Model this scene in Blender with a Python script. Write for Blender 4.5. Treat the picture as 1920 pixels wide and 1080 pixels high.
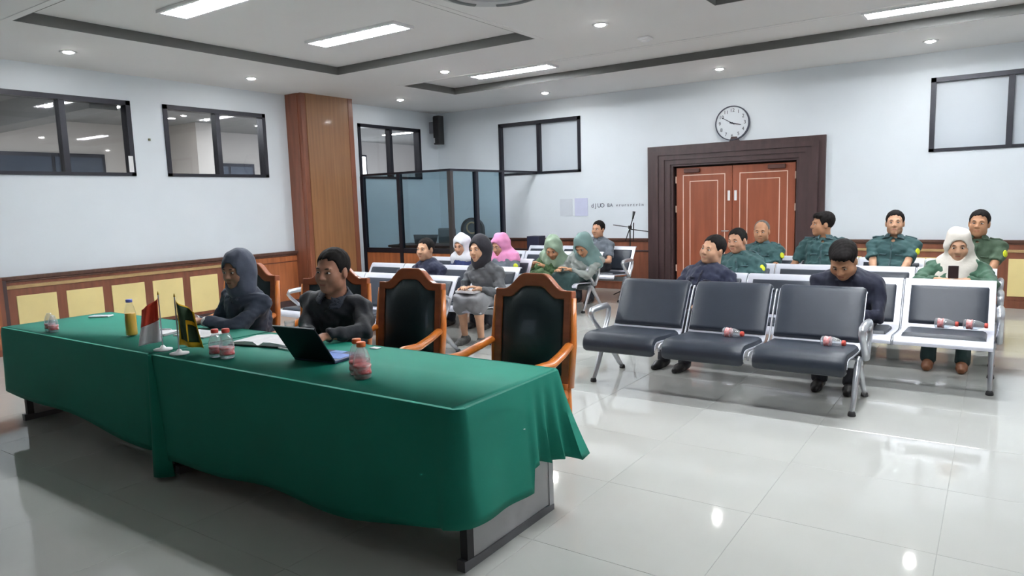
import bpy, bmesh, math, random
import numpy as np
from mathutils import Vector, Matrix, Euler
random.seed(7); np.random.seed(7)
scene = bpy.context.scene
for o in list(bpy.data.objects): bpy.data.objects.remove(o)
COL = scene.collection

# ------------------------------------------------------------------ camera
cam_data = bpy.data.cameras.new('camera'); cam = bpy.data.objects.new('camera', cam_data); COL.objects.link(cam)
cam_data.sensor_width = 36.0; cam_data.lens = 1322.26 / 1920 * 36.0; cam_data.clip_start = 0.05; cam_data.clip_end = 200
YAW, PITCH, ROLL = -0.605125, -0.122745, -0.030937
_f = Vector((math.sin(YAW)*math.cos(PITCH), math.cos(YAW)*math.cos(PITCH), math.sin(PITCH)))
_r0 = Vector((math.cos(YAW), -math.sin(YAW), 0)); _u0 = _r0.cross(_f)
_r = _r0*math.cos(ROLL) + _u0*math.sin(ROLL); _u = -_r0*math.sin(ROLL) + _u0*math.cos(ROLL)
_m = Matrix((_r, _u, -_f)).transposed().to_4x4(); _m.translation = (0, 0, 1.6)
cam.matrix_world = _m
scene.camera = cam

# ------------------------------------------------------------------ world, exposure
world = bpy.data.worlds.new('world'); scene.world = world; world.use_nodes = True
world.node_tree.nodes['Background'].inputs[0].default_value = (0.75, 0.85, 1.0, 1)
world.node_tree.nodes['Background'].inputs[1].default_value = 0.6
vs = scene.view_settings
vs.view_transform = 'Standard'; vs.look = 'None'; vs.gamma = 1.0; vs.use_curve_mapping = False
vs.exposure = 2.1
LIGHT_TUBE = 34.0     # emission strength of the ceiling luminaires
LIGHT_DOWN = 60.0     # emission strength of the small downlights
TUBE_COL = (0.93, 0.97, 1.0)

# ------------------------------------------------------------------ room constants
XL, XR, YB, YF = -9.54, 2.84, 11.276, -2.6
ZC, ZU = 3.40, 3.50

# ------------------------------------------------------------------ materials
MATS = {}
def srgb(r, g, b):
    def c(v):
        v /= 255.0
        return v/12.92 if v <= 0.04045 else ((v+0.055)/1.055)**2.4
    return (c(r), c(g), c(b), 1)
def mat(name, col, rough=0.5, metal=0.0, var=0.0, scale=8.0, bump=0.0, bscale=60.0, coat=0.0, stretch=(1, 1, 1), spec=0.5, sheen=0.0, col2=None):
    """principled material with procedural colour variation and fine relief"""
    if name in MATS: return MATS[name]
    m = bpy.data.materials.new(name); m.use_nodes = True; nt = m.node_tree; b = nt.nodes['Principled BSDF']
    c = srgb(*col)
    b.inputs['Roughness'].default_value = rough; b.inputs['Metallic'].default_value = metal
    b.inputs['Specular IOR Level'].default_value = spec
    b.inputs['Coat Weight'].default_value = coat; b.inputs['Coat Roughness'].default_value = 0.08
    if sheen: b.inputs['Sheen Weight'].default_value = sheen
    tc = nt.nodes.new('ShaderNodeTexCoord'); mp = nt.nodes.new('ShaderNodeMapping'); mp.inputs['Scale'].default_value = stretch
    nt.links.new(tc.outputs['Object'], mp.inputs['Vector'])
    if var > 0 or col2:
        n = nt.nodes.new('ShaderNodeTexNoise'); n.inputs['Scale'].default_value = scale; n.inputs['Detail'].default_value = 5
        nt.links.new(mp.outputs[0], n.inputs['Vector'])
        r = nt.nodes.new('ShaderNodeValToRGB')
        r.color_ramp.elements[0].position = 0.3; r.color_ramp.elements[1].position = 0.7
        if col2: a_, z_ = c, srgb(*col2)
        else:
            a_ = tuple(max(0, v*(1-var)) for v in c[:3])+(1,); z_ = tuple(min(1, v*(1+var)) for v in c[:3])+(1,)
        r.color_ramp.elements[0].color = a_; r.color_ramp.elements[1].color = z_
        nt.links.new(n.outputs['Fac'], r.inputs['Fac']); nt.links.new(r.outputs[0], b.inputs['Base Color'])
    else: b.inputs['Base Color'].default_value = c
    if bump > 0:
        n2 = nt.nodes.new('ShaderNodeTexNoise'); n2.inputs['Scale'].default_value = bscale; n2.inputs['Detail'].default_value = 4
        nt.links.new(mp.outputs[0], n2.inputs['Vector'])
        bp = nt.nodes.new('ShaderNodeBump'); bp.inputs['Strength'].default_value = bump; bp.inputs['Distance'].default_value = 0.01
        nt.links.new(n2.outputs['Fac'], bp.inputs['Height']); nt.links.new(bp.outputs[0], b.inputs['Normal'])
    MATS[name] = m; return m
def emis(name, col, strength):
    if name in MATS: return MATS[name]
    m = bpy.data.materials.new(name); m.use_nodes = True; b = m.node_tree.nodes['Principled BSDF']
    b.inputs['Base Color'].default_value = (0.9, 0.9, 0.9, 1)
    b.inputs['Emission Color'].default_value = tuple(col)+(1,); b.inputs['Emission Strength'].default_value = strength
    MATS[name] = m; return m
def pane_mat(name, tint, gloss=0.5, rough=0.02, milk=0.0):
    """thin clear glass: tinted transmission with a fresnel reflection"""
    if name in MATS: return MATS[name]
    m = bpy.data.materials.new(name); m.use_nodes = True; nt = m.node_tree; nt.nodes.clear()
    out = nt.nodes.new('ShaderNodeOutputMaterial'); t = nt.nodes.new('ShaderNodeBsdfTransparent'); g = nt.nodes.new('ShaderNodeBsdfGlossy')
    t.inputs[0].default_value = tuple(tint)+(1,); g.inputs['Roughness'].default_value = rough; g.inputs['Color'].default_value = (1, 1, 1, 1)
    lw = nt.nodes.new('ShaderNodeLayerWeight'); lw.inputs[0].default_value = 0.5
    fr = nt.nodes.new('ShaderNodeMath'); fr.operation = 'POWER'; fr.inputs[1].default_value = 5.0; nt.links.new(lw.outputs['Facing'], fr.inputs[0])
    mul = nt.nodes.new('ShaderNodeMath'); mul.operation = 'MULTIPLY_ADD'; mul.inputs[1].default_value = 0.9*gloss; mul.inputs[2].default_value = 0.035*gloss
    mx = nt.nodes.new('ShaderNodeMixShader'); nt.links.new(fr.outputs[0], mul.inputs[0]); nt.links.new(mul.outputs[0], mx.inputs[0])
    nt.links.new(t.outputs[0], mx.inputs[1]); nt.links.new(g.outputs[0], mx.inputs[2]); last = mx
    if milk > 0:
        df = nt.nodes.new('ShaderNodeBsdfDiffuse'); df.inputs[0].default_value = (0.9, 0.9, 0.92, 1); m2 = nt.nodes.new('ShaderNodeMixShader'); m2.inputs[0].default_value = milk
        nt.links.new(mx.outputs[0], m2.inputs[1]); nt.links.new(df.outputs[0], m2.inputs[2]); last = m2
    nt.links.new(last.outputs[0], out.inputs[0])
    MATS[name] = m; return m

M_WALL = mat('wall_paint', (220, 227, 233), 0.55, var=0.02, scale=1.5, bump=0.02, bscale=150)
M_CEIL = mat('ceiling_paint', (234, 233, 232), 0.8, var=0.015, scale=1.0)
M_TILE = mat('floor_tile_glaze', (196, 197, 192), 0.05, var=0.02, scale=2.0, spec=0.55)
M_GROUT = mat('grout', (172, 172, 168), 0.8)
M_WOOD_OR = mat('wood_orange', (166, 98, 60), 0.35, var=0.22, scale=3.0, stretch=(6, 6, 0.6), coat=0.15)
M_WOOD_RED = mat('wood_redbrown', (128, 76, 55), 0.4, var=0.2, scale=3.0, stretch=(5, 5, 0.5), coat=0.1)
M_WOOD_DARK = mat('wood_dark', (70, 52, 52), 0.4, var=0.2, scale=3.0, stretch=(5, 5, 0.5), coat=0.1)
M_WOOD_TAN = mat('wood_tan', (142, 100, 66), 0.35, var=0.15, scale=3.0, stretch=(8, 8, 0.35), coat=0.2)
M_MOULD_LT = mat('moulding_light', (190, 158, 112), 0.45, var=0.1)
M_CREAM = mat('cream_panel', (234, 214, 150), 0.6, var=0.04, scale=3)
M_FRAME = mat('dark_aluminium', (34, 34, 44), 0.35, metal=0.3, var=0.1)
M_BLACK = mat('black_plastic', (18, 18, 20), 0.4, var=0.1)
M_CHROME = mat('silver_metal', (205, 208, 214), 0.28, metal=0.75, var=0.04)
M_SHELL = mat('silver_paint', (214, 216, 226), 0.35, metal=0.25, var=0.03)
M_PAD = mat('grey_vinyl_pad', (42, 49, 61), 0.42, var=0.07, scale=5, bump=0.06, bscale=220)
M_RUBBER = mat('rubber', (60, 60, 62), 0.7, var=0.1)
M_FROST = mat('frosted_glass', (196, 204, 212), 0.35, var=0.03, scale=0.8, spec=0.5)
M_GLASS = pane_mat('clear_glass', (0.86, 0.87, 0.88), 0.6)
M_GLASS_T = pane_mat('tinted_glass', (0.64, 0.745, 0.785), 1.0)
M_WHITE = mat('white_plastic', (236, 236, 238), 0.4, var=0.02)
M_PAPER = mat('paper', (232, 230, 232), 0.7, var=0.03, scale=20)
M_CLOTH = mat('green_tablecloth', (18, 126, 106), 0.7, var=0.05, scale=3, bump=0.03, bscale=300, spec=0.3)
M_GREY = mat('grey_laminate', (186, 186, 188), 0.5, var=0.04)

# ------------------------------------------------------------------ mesh builder
class MB:
    def __init__(s): s.v = []; s.f = []; s.m = []; s.cur = 0
    def add(s, vs_, fs): 
        n = len(s.v); s.v += [tuple(p) for p in vs_]; s.f += [tuple(i+n for i in q) for q in fs]; s.m += [s.cur]*len(fs); return s
    def box(s, x0, x1, y0, y1, z0, z1):
        v = [(x0,y0,z0),(x1,y0,z0),(x1,y1,z0),(x0,y1,z0),(x0,y0,z1),(x1,y0,z1),(x1,y1,z1),(x0,y1,z1)]
        return s.add(v, [(0,3,2,1),(4,5,6,7),(0,1,5,4),(1,2,6,5),(2,3,7,6),(3,0,4,7)])
    def rbox(s, x0, x1, y0, y1, z0, z1, b=0.005, seg=2):
        bm = bmesh.new(); bmesh.ops.create_cube(bm, size=1)
        for v in bm.verts: v.co = Vector(((x0+x1)/2+v.co.x*(x1-x0), (y0+y1)/2+v.co.y*(y1-y0), (z0+z1)/2+v.co.z*(z1-z0)))
        bmesh.ops.bevel(bm, geom=bm.edges[:], offset=b, segments=seg, affect='EDGES', profile=0.5)
        bm.verts.index_update()
        s.add([v.co[:] for v in bm.verts], [[v.index for v in f.verts] for f in bm.faces]); bm.free(); return s
    def prism(s, poly, axis, a, b):
        """extrude a 2D polygon along axis ('x','y','z') from a to b"""
        n = len(poly)
        def p(q, t):
            return {'x': (t, q[0], q[1]), 'y': (q[0], t, q[1]), 'z': (q[0], q[1], t)}[axis]
        v = [p(q, a) for q in poly]+[p(q, b) for q in poly]
        fs = [tuple(range(n))[::-1], tuple(range(n, 2*n))]+[(i, (i+1) % n, n+(i+1) % n, n+i) for i in range(n)]
        return s.add(v, fs)
    def ring_prism(s, outer, inner, axis, a, b):
        n = len(outer)
        def p(q, t): return {'x': (t, q[0], q[1]), 'y': (q[0], t, q[1]), 'z': (q[0], q[1], t)}[axis]
        v = [p(q, a) for q in outer]+[p(q, a) for q in inner]+[p(q, b) for q in outer]+[p(q, b) for q in inner]
        fs = []
        for i in range(n):
            j = (i+1) % n
            fs += [(i, n+i, n+j, j), (2*n+i, 2*n+j, 3*n+j, 3*n+i), (i, j, 2*n+j, 2*n+i), (n+i, 3*n+i, 3*n+j, n+j)]
        return s.add(v, fs)
    def tube(s, pts, r, n=10, caps=True, flat=None):
        """tube along a polyline; r a number or list; flat=(dir, factor) squashes the section along dir"""
        P = [Vector(p) for p in pts]; R = r if isinstance(r, (list, tuple)) else [r]*len(P)
        base = len(s.v); vs_ = []; up = Vector((0, 0, 1)); prevn = None
        for i, p in enumerate(P):
            t = (P[min(i+1, len(P)-1)]-P[max(i-1, 0)]).normalized()
            if prevn is None:
                a = up if abs(t.dot(up)) < 0.95 else Vector((1, 0, 0))
                nrm = (a - t*a.dot(t)).normalized()
            else: nrm = (prevn - t*prevn.dot(t)).normalized()
            prevn = nrm; bi = t.cross(nrm)
            for k in range(n):
                an = 2*math.pi*k/n; o = nrm*math.cos(an)*R[i]+bi*math.sin(an)*R[i]
                if flat: d = Vector(flat[0]); o = o - d*o.dot(d)*(1-flat[1])
                vs_.append(p+o)
        fs = []
        for i in range(len(P)-1):
            for k in range(n): fs.append((i*n+k, i*n+(k+1) % n, (i+1)*n+(k+1) % n, (i+1)*n+k))
        if caps: fs += [tuple(range(n))[::-1], tuple(range((len(P)-1)*n, len(P)*n))]
        return s.add(vs_, fs)
    def lathe(s, prof, n=24, c=(0, 0, 0)):
        vs_ = []; fs = []
        for r, z in prof:
            for k in range(n): a = 2*math.pi*k/n; vs_.append((c[0]+r*math.cos(a), c[1]+r*math.sin(a), c[2]+z))
        L = len(prof)
        for i in range(L-1):
            for k in range(n): fs.append((i*n+k, i*n+(k+1) % n, (i+1)*n+(k+1) % n, (i+1)*n+k))
        fs += [tuple(range(n))[::-1], tuple(range((L-1)*n, L*n))]
        return s.add(vs_, fs)
    def grid(s, rows, flip=False, closed=False):
        """rows of points -> quads"""
        n = len(rows[0]); vs_ = [p for r in rows for p in r]; fs = []
        for i in range(len(rows)-1):
            for k in range(n if closed else n-1):
                q = (i*n+k, i*n+(k+1) % n, (i+1)*n+(k+1) % n, (i+1)*n+k); fs.append(q[::-1] if flip else q)
        return s.add(vs_, fs)
    def build(s, name, mats, parent=None, smooth=False, angle=None, loc=None, rotz=None):
        me = bpy.data.meshes.new(name); me.from_pydata(s.v, [], s.f)
        if not isinstance(mats, (list, tuple)): mats = [mats]
        for m in mats: me.materials.append(m)
        if len(mats) > 1: me.polygons.foreach_set('material_index', s.m)
        if smooth or angle:
            me.polygons.foreach_set('use_smooth', [True]*len(me.polygons))
            if angle: me.set_sharp_from_angle(angle=math.radians(angle))
        me.update(); return link(name, me, parent, loc, rotz)
def link(name, me, parent=None, loc=None, rotz=None):
    o = bpy.data.objects.new(name, me); COL.objects.link(o)
    if parent is not None: o.parent = parent
    if loc is not None: o.location = loc
    if rotz is not None: o.rotation_euler = (0, 0, rotz)
    return o
def tag(o, label, cat=None, group=None, kind=None):
    o['label'] = label
    if cat: o['category'] = cat
    if group: o['group'] = group
    if kind: o['kind'] = kind
    return o
def thing(name, label, cat, loc=(0, 0, 0), rotz=0, group=None):
    o = bpy.data.objects.new(name, None); COL.objects.link(o); o.empty_display_size = 0.1
    o.location = loc; o.rotation_euler = (0, 0, rotz); return tag(o, label, cat, group)
def struct(o, label):
    o['kind'] = 'structure'; o['label'] = label; return o
def copy_thing(root, loc, rotz=0, label=None):
    c = root.copy(); COL.objects.link(c); c.location = loc; c.rotation_euler = (0, 0, rotz)
    if label: c['label'] = label
    for ch in root.children:
        d = ch.copy(); COL.objects.link(d); d.parent = c
        for g in ch.children:
            e = g.copy(); COL.objects.link(e); e.parent = d
    return c
def text_mesh(name, body, size, material, parent, mtx, extrude=0.001, align='CENTER'):
    cu = bpy.data.curves.new(name+'_c', 'FONT'); cu.body = body; cu.size = size; cu.extrude = extrude
    cu.align_x = align; cu.align_y = 'CENTER'
    t = bpy.data.objects.new('tmp_text', cu); COL.objects.link(t)
    dg = bpy.context.evaluated_depsgraph_get(); me = bpy.data.meshes.new_from_object(t.evaluated_get(dg))
    bpy.data.objects.remove(t); bpy.data.curves.remove(cu)
    me.name = name; me.materials.clear(); me.materials.append(material); me.transform(mtx)
    return link(name, me, parent)
# ================================================================== SETTING
# ---- floor: grout bed with large glossy tiles
f = MB().box(XL-0.15, XR+0.15, YF-0.15, YB+0.15, -0.12, -0.002).build('floor', M_GROUT); struct(f, 'glossy pale grey tiled floor')
TS = 0.8; x0 = -0.96-0.8*11; y0t = 3.45-0.8*8
tile_me = MB().rbox(0.001, TS-0.001, 0.001, TS-0.001, -0.02, 0.0, 0.0008, 1).build('tile', M_TILE); me_t = tile_me.data; bpy.data.objects.remove(tile_me)
for i in range(17):
    for j in range(18):
        xa, ya = x0+i*TS, y0t+j*TS
        if xa >= XR or ya >= YB or ya+TS <= YF or xa+TS <= XL: continue
        xb, yb = max(xa, XL), max(ya, YF); xe, ye = min(xa+TS, XR), min(ya+TS, YB)
        if xe-xb > 0.79 and ye-yb > 0.79: link('tile', me_t, f, (xa, ya, 0))
        else: MB().box(xb+0.001, xe-0.001, yb+0.001, ye-0.001, -0.02, 0).build('tile', M_TILE, f)

# ---- ceiling with recessed trays
TRAYS = [(-7.60, -4.37, 3.0, 6.93), (-2.33, 0.90, 3.0, 6.93), (-7.60, 0.90, -0.9, 1.8), (-7.60, 0.90, 8.23, 9.48)]
def cells(us, vs_, holes):
    us = sorted(set(us)); vs_ = sorted(set(vs_)); out = []
    for a, b in zip(us, us[1:]):
        for c, d in zip(vs_, vs_[1:]):
            mu, mv = (a+b)/2, (c+d)/2
            if not any(h[0] < mu < h[1] and h[2] < mv < h[3] for h in holes): out.append((a, b, c, d))
    return out
b = MB()
for a, c, d, e in cells([XL-0.15, XR+0.15]+[t for h in TRAYS for t in h[:2]], [YF-0.15, YB+0.15]+[t for h in TRAYS for t in h[2:]], TRAYS):
    b.box(a, c, d, e, ZC, ZU)
b.box(XL-0.15, XR+0.15, YF-0.15, YB+0.15, ZU, ZU+0.1)
ceil = b.build('ceiling', M_CEIL); struct(ceil, 'white ceiling with recessed rectangular trays')
# darker grey board lining the upright sides of each tray, and a slim lip below it
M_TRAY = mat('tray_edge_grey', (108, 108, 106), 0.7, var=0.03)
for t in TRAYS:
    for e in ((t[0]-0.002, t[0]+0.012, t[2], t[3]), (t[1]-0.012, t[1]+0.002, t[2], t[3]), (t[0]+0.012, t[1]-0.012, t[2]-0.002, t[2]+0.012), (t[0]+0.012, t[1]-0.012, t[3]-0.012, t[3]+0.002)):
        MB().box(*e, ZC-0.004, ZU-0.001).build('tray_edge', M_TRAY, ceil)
    q = MB().ring_prism([(t[0]-0.07, t[2]-0.07), (t[1]+0.07, t[2]-0.07), (t[1]+0.07, t[3]+0.07), (t[0]-0.07, t[3]+0.07)], [(t[0], t[2]), (t[1], t[2]), (t[1], t[3]), (t[0], t[3])], 'z', ZC-0.006, ZC+0.004)
    q.build('tray_lip', M_CEIL, ceil)

# ---- walls
def wall_holes(axis, pos, thick, u0, u1, z0, z1, holes, name, label, material=M_WALL):
    b = MB()
    for a, c, d, e in cells([u0, u1]+[t for h in holes for t in h[:2]], [z0, z1]+[t for h in holes for t in h[2:]], holes):
        if axis == 'x': b.box(min(pos, pos+thick), max(pos, pos+thick), a, c, d, e)
        else: b.box(a, c, min(pos, pos+thick), max(pos, pos+thick), d, e)
    return struct(b.build(name, material), label)
ZW0, ZW1 = 2.085, 3.065
WL = [(3.36, 5.035), (5.48, 7.13), (9.08, 10.745)]
WBK = [(-7.995, -6.21), (-0.83, 0.955)]
DX0, DX1, DZ = -4.47, -2.53, 2.085
wall_l = wall_holes('x', XL, -0.15, YF-0.15, YB+0.15, 0, ZC, [(a, c, ZW0, ZW1) for a, c in WL], 'wall_left', 'white left wall above wooden wainscot')
wall_b = wall_holes('y', YB, 0.15, XL, XR, 0, ZC, [(a, c, ZW0, ZW1) for a, c in WBK]+[(DX0-0.06, DX1+0.06, -1, DZ+0.05)], 'wall_back', 'white back wall with the double door')
wall_r = wall_holes('x', XR, 0.15, YF-0.15, YB+0.15, 0, ZC, [], 'wall_right', 'white right wall')
wall_f = wall_holes('y', YF, -0.15, XL, XR, 0, ZC, [], 'wall_front', 'unseen wall behind the camera, dark wood panelling assumed to cut bounce light', M_WOOD_DARK)  # unseen wall, dark wood assumed so less light bounces onto the table front
# small dark scuff mark on the left wall between the windows
MB().box(XL, XL+0.008, 5.245, 5.275, 2.56, 2.59).build('wall_hook', mat('hook_olive', (110, 112, 84), 0.6, var=0.1), wall_l)

# ---- windows
def window(n, axis, pos, inward, u0, u1, glass, label, sticker=False):
    """frame with one mullion, two panes; pos = wall face, inward = +1/-1 towards the room along the axis"""
    fw = 0.06; um = (u0+u1)/2
    def bx(b, a, c, d, e, p0, p1):
        lo, hi = sorted((pos+inward*p0, pos+inward*p1))
        if axis == 'x': b.box(lo, hi, a, c, d, e)
        else: b.box(a, c, lo, hi, d, e)
    root = None; b = MB()
    bx(b, u0, u1, ZW0, ZW0+fw*0.7, -0.12, 0.02); bx(b, u0, u1, ZW1-fw, ZW1, -0.12, 0.02)
    bx(b, u0, u0+fw, ZW0, ZW1, -0.12, 0.02); bx(b, u1-fw, u1, ZW0, ZW1, -0.12, 0.02)
    root = struct(b.build('window_%d' % n, M_FRAME), label)
    b = MB(); bx(b, um-0.035, um+0.035, ZW0+fw*0.7, ZW1-fw, -0.10, 0.012); b.build('mullion', M_FRAME, root)
    for a, c in ((u0+fw, um-0.035), (um+0.035, u1-fw)):
        b = MB(); bx(b, a, c, ZW0+fw*0.7, ZW1-fw, -0.065, -0.057); b.build('pane', glass, root)
    if sticker:
        b = MB(); bx(b, u1-fw-0.03, u1-fw+0.03, ZW0+0.05, ZW0+0.26, 0.02, 0.024); b.build('sticker', M_PAPER, root)
    return root
window(1, 'x', XL, 1, WL[0][0], WL[0][1], M_GLASS, 'dark framed clear window at the far left of the left wall', True)
window(2, 'x', XL, 1, WL[1][0], WL[1][1], M_GLASS, 'dark framed clear window beside the wooden column')
window(3, 'x', XL, 1, WL[2][0], WL[2][1], M_GLASS, 'dark framed clear window above the glass booth')
window(4, 'y', YB, -1, WBK[0][0], WBK[0][1], M_FROST, 'dark framed frosted window on back wall left of the door')
window(5, 'y', YB, -1, WBK[1][0], WBK[1][1], M_FROST, 'dark framed frosted window on back wall right of the door')

# ---- rooms beyond the clear windows
def outer(b, name, m, label): return struct(b.build(name, m), label)
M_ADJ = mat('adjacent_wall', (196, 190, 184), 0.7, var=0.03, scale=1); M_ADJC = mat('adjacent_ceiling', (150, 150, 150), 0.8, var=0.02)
XA = -14.2
outer(MB().box(XA-0.1, XA, YF, 16.0, 0, 3.3), 'wall_corridor', M_ADJ, 'far wall of the neighbouring room seen through the windows')
outer(MB().box(XA, XL-0.15, YF, 16.0, 3.3, 3.4), 'ceiling_corridor', M_ADJC, 'grey ceiling of the neighbouring room')
outer(MB().box(XA, XL-0.15, YF, 16.0, -0.1, 0), 'floor_corridor', M_ADJ, 'floor of the neighbouring room')
outer(MB().box(XA, XL-0.15, 16.0, 16.1, 0, 3.3), 'wall_corridor_end', M_ADJ, 'end wall of the neighbouring room')
outer(MB().box(XA, XL-0.15, YF-0.1, YF, 0, 3.3), 'wall_corridor_near', M_ADJ, 'near wall of the neighbouring room')
outer(MB().box(XA, -12.9, 8.05, 8.5, 0, 3.3), 'wall_corridor_pier', M_ADJ, 'pale pier in the neighbouring room')
outer(MB().box(XA+0.002, XL-0.15, 4.6, 4.95, 2.95, 3.3), 'ceiling_corridor_beam', M_ADJC, 'ceiling beam in the neighbouring room')
M_DGLASS = mat('dark_glazing', (62, 70, 84), 0.15, var=0.1)
for k, (ya, yb, zt) in enumerate([(4.2, 6.9, 2.72), (8.9, 10.2, 2.62)]):
    r = outer(MB().box(XA, XA+0.06, ya, yb, 2.0, zt), 'window_%d' % (6+k), M_FRAME, ('dark glazed partition in the neighbouring room behind the left window', 'dark glazed partition in the neighbouring room behind the second window')[k])
    n = 3 if k == 0 else 2
    for q in range(n):
        w = (yb-ya-0.06)/n
        MB().box(XA+0.05, XA+0.07, ya+0.06+q*w, ya+q*w+w, 2.06, zt-0.07).build('pane', M_DGLASS, r)
r = outer(MB().box(XA, XA+0.05, 13.15, 13.75, 1.6, 2.95), 'window_8', M_FRAME, 'bright daylight window in the neighbouring room')
MB().box(XA+0.04, XA+0.06, 13.2, 13.7, 1.65, 2.9).build('pane', emis('day_pane', (0.9, 0.97, 1.0), 2.2), r)
adj = []
for i, (x, y) in enumerate([(-11.6, 5.9), (-11.4, 2.2), (-11.9, 9.2), (-11.7, 12.6)]):
    t = thing('ceiling_light', ['tube light on the neighbouring room ceiling nearest the left window', 'tube light deep in the neighbouring room left of frame', 'tube light of the neighbouring room seen in the second window', 'tube light of the neighbouring room above the glass booth window'][i], 'light', (x, y, 3.3), 0, 'neighbouring room lights')
    MB().box(-0.65, 0.65, -0.09, 0.09, -0.03, 0).build('housing', M_WHITE, t)
    MB().box(-0.62, 0.62, -0.07, 0.07, -0.036, -0.03).build('diffuser', emis('tube_adj', TUBE_COL, 30.0), t)
for i, (x, y) in enumerate([(-12.6, 7.4), (-12.4, 10.3), (-10.9, 8.3), (-12.8, 5.2)]):
    t = thing('downlight', ['round downlight of neighbouring room in the second window', 'round downlight of neighbouring room over the dark partition', 'round downlight of neighbouring room behind the column', 'round downlight of neighbouring room in the left window'][i], 'light', (x, y, 3.3), 0, 'neighbouring room downlights')
    MB().lathe([(0.075, -0.006), (0.075, 0)], 20).build('rim', M_WHITE, t)
    MB().lathe([(0.058, -0.009), (0.058, -0.006)], 20).build('lens', emis('down_adj', (1, 0.95, 0.88), 30.0), t)

# ---- wood-clad column
c = MB().box(XL, -9.17, 7.55, 8.62, 0, ZC).build('trim_1', M_WOOD_RED); struct(c, 'tall wood-clad column between the windows')
MB().box(-9.17, -9.155, 7.64, 8.52, 0.0, ZC).build('face_panel', M_WOOD_TAN, c)
MB().box(XL+0.004, -9.25, 7.538, 7.55, 0.0, ZC).build('side_panel', M_WOOD_RED, c)
MB().box(-9.17, -9.148, 8.52, 8.62, 0.0, ZC).build('edge_strip', M_WOOD_RED, c)

# ---- wainscot, left wall
w = MB().box(XL, XL+0.03, 3.36, 7.55, 0.0, 0.86).build('trim_2', M_WOOD_RED); struct(w, 'wooden wainscot with cream panels along the left wall')
MB().prism([(XL, 0.90), (XL+0.085, 0.90), (XL+0.075, 0.862), (XL+0.05, 0.85), (XL+0.05, 0.835), (XL, 0.82)], 'y', 3.30, 7.55).build('cap_rail', mat('wood_cap', (96, 66, 56), 0.4, var=0.2, stretch=(1, 4, 1)), w)
MB().prism([(XL, 0.80), (XL+0.055, 0.79), (XL+0.045, 0.755), (XL, 0.74)], 'y', 3.38, 6.35).build('moulding', M_MOULD_LT, w)
for i in range(6):
    ya = 3.47+i*0.545
    if ya > 6.2: break
    MB().rbox(XL+0.02, XL+0.036, ya, ya+0.435, 0.14, 0.665, 0.004, 1).build('panel', M_CREAM, w)
MB().box(XL+0.03, XL+0.045, 6.25, 6.36, 0.0, 0.82).build('post', M_WOOD_OR, w)
MB().box(XL+0.03, XL+0.04, 6.36, 7.55, 0.0, 0.72).build('panel', M_WOOD_OR, w)
MB().box(XL+0.03, XL+0.042, 6.36, 7.55, 0.74, 0.82).build('panel', M_WOOD_OR, w)
MB().box(XL+0.03, XL+0.055, 3.36, 7.55, 0.0, 0.1).build('skirting', M_WOOD_DARK, w)
# wooden pilaster at the left end of the wainscot
c = MB().box(XL, XL+0.16, 2.9, 3.30, 0, 0.9).build('trim_3', M_WOOD_RED); struct(c, 'short wooden pier ending the wainscot at the left')
MB().box(XL+0.16, XL+0.175, 2.95, 3.25, 0.08, 0.86).build('face_panel', M_WOOD_OR, c)
MB().box(XL, XL+0.1, 3.30, 3.36, 0, 0.86).build('recess', M_WOOD_DARK, c)

# ---- wainscot, back wall
def wains_back(n, xa, xb, label, cream):
    w = MB().box(xa, xb, YB-0.03, YB, 0, 0.86).build('trim_%d' % n, M_WOOD_RED); struct(w, label)
    MB().prism([(YB, 0.895), (YB-0.075, 0.895), (YB-0.066, 0.862), (YB-0.045, 0.85), (YB-0.045, 0.84), (YB, 0.83)], 'x', xa, xb).build('cap_rail', MATS['wood_cap'], w)
    if cream:
        MB().prism([(YB, 0.775), (YB-0.05, 0.765), (YB-0.042, 0.735), (YB, 0.725)], 'x', xa, xb).build('moulding', M_MOULD_LT, w)
    else:
        MB().prism([(YB, 0.70), (YB-0.045, 0.69), (YB-0.04, 0.665), (YB, 0.655)], 'x', xa, xb).build('moulding', M_WOOD_DARK, w)
    x = xa+0.09
    while x+0.42 < xb:
        MB().rbox(x, x+0.42, YB-0.037, YB-0.02, 0.155, 0.65, 0.004, 1).build('panel', M_CREAM if cream else M_WOOD_OR, w); x += 0.54
    MB().box(xa, xb, YB-0.05, YB-0.03, 0, 0.1).build('skirting', M_WOOD_RED, w)
    return w
wains_back(4, XL, -4.91, 'red-brown wooden wainscot on back wall left of the door', False)
wains_back(5, -2.12, XR, 'brown wainscot with cream panels on back wall right of the door', True)

# ---- double door with stepped dark frame
d = MB(); steps = [(0.0, 0.10, 0.055), (0.10, 0.20, 0.10), (0.20, 0.30, 0.08), (0.30, 0.40, 0.06), (0.40, 0.44, 0.035)]
door = MB().box(DX0-0.06, DX1+0.06, YB+0.14, YB+0.16, 0, DZ+0.06).build('door_1', M_WOOD_DARK); struct(door, 'double wooden door in a wide dark stepped frame')
FX0, FX1, FZ = -4.91, -2.125, 2.42
for a, b_, dep in steps:
    a2, b2 = a, b_
    q = MB(); k = 0.44
    xl0, xl1 = FX0+a2, FX0+b2; xr0, xr1 = FX1-b2*0.92, FX1-a2*0.92; zt1, zt0 = FZ-a2*0.77, FZ-b2*0.77
    q.box(xl0, xl1, YB-dep, YB+0.02, 0, zt1); q.box(xr0, xr1, YB-dep, YB+0.02, 0, zt1); q.box(xl1, xr0, YB-dep, YB+0.02, zt0, zt1)
    q.build('frame_step', M_WOOD_DARK, door)
M_DOOR = mat('door_veneer', (146, 78, 52), 0.4, var=0.16, scale=2.5, stretch=(5, 5, 0.5), coat=0.1); M_INLAY = mat('inlay_line', (226, 196, 178), 0.5, var=0.05)
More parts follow.
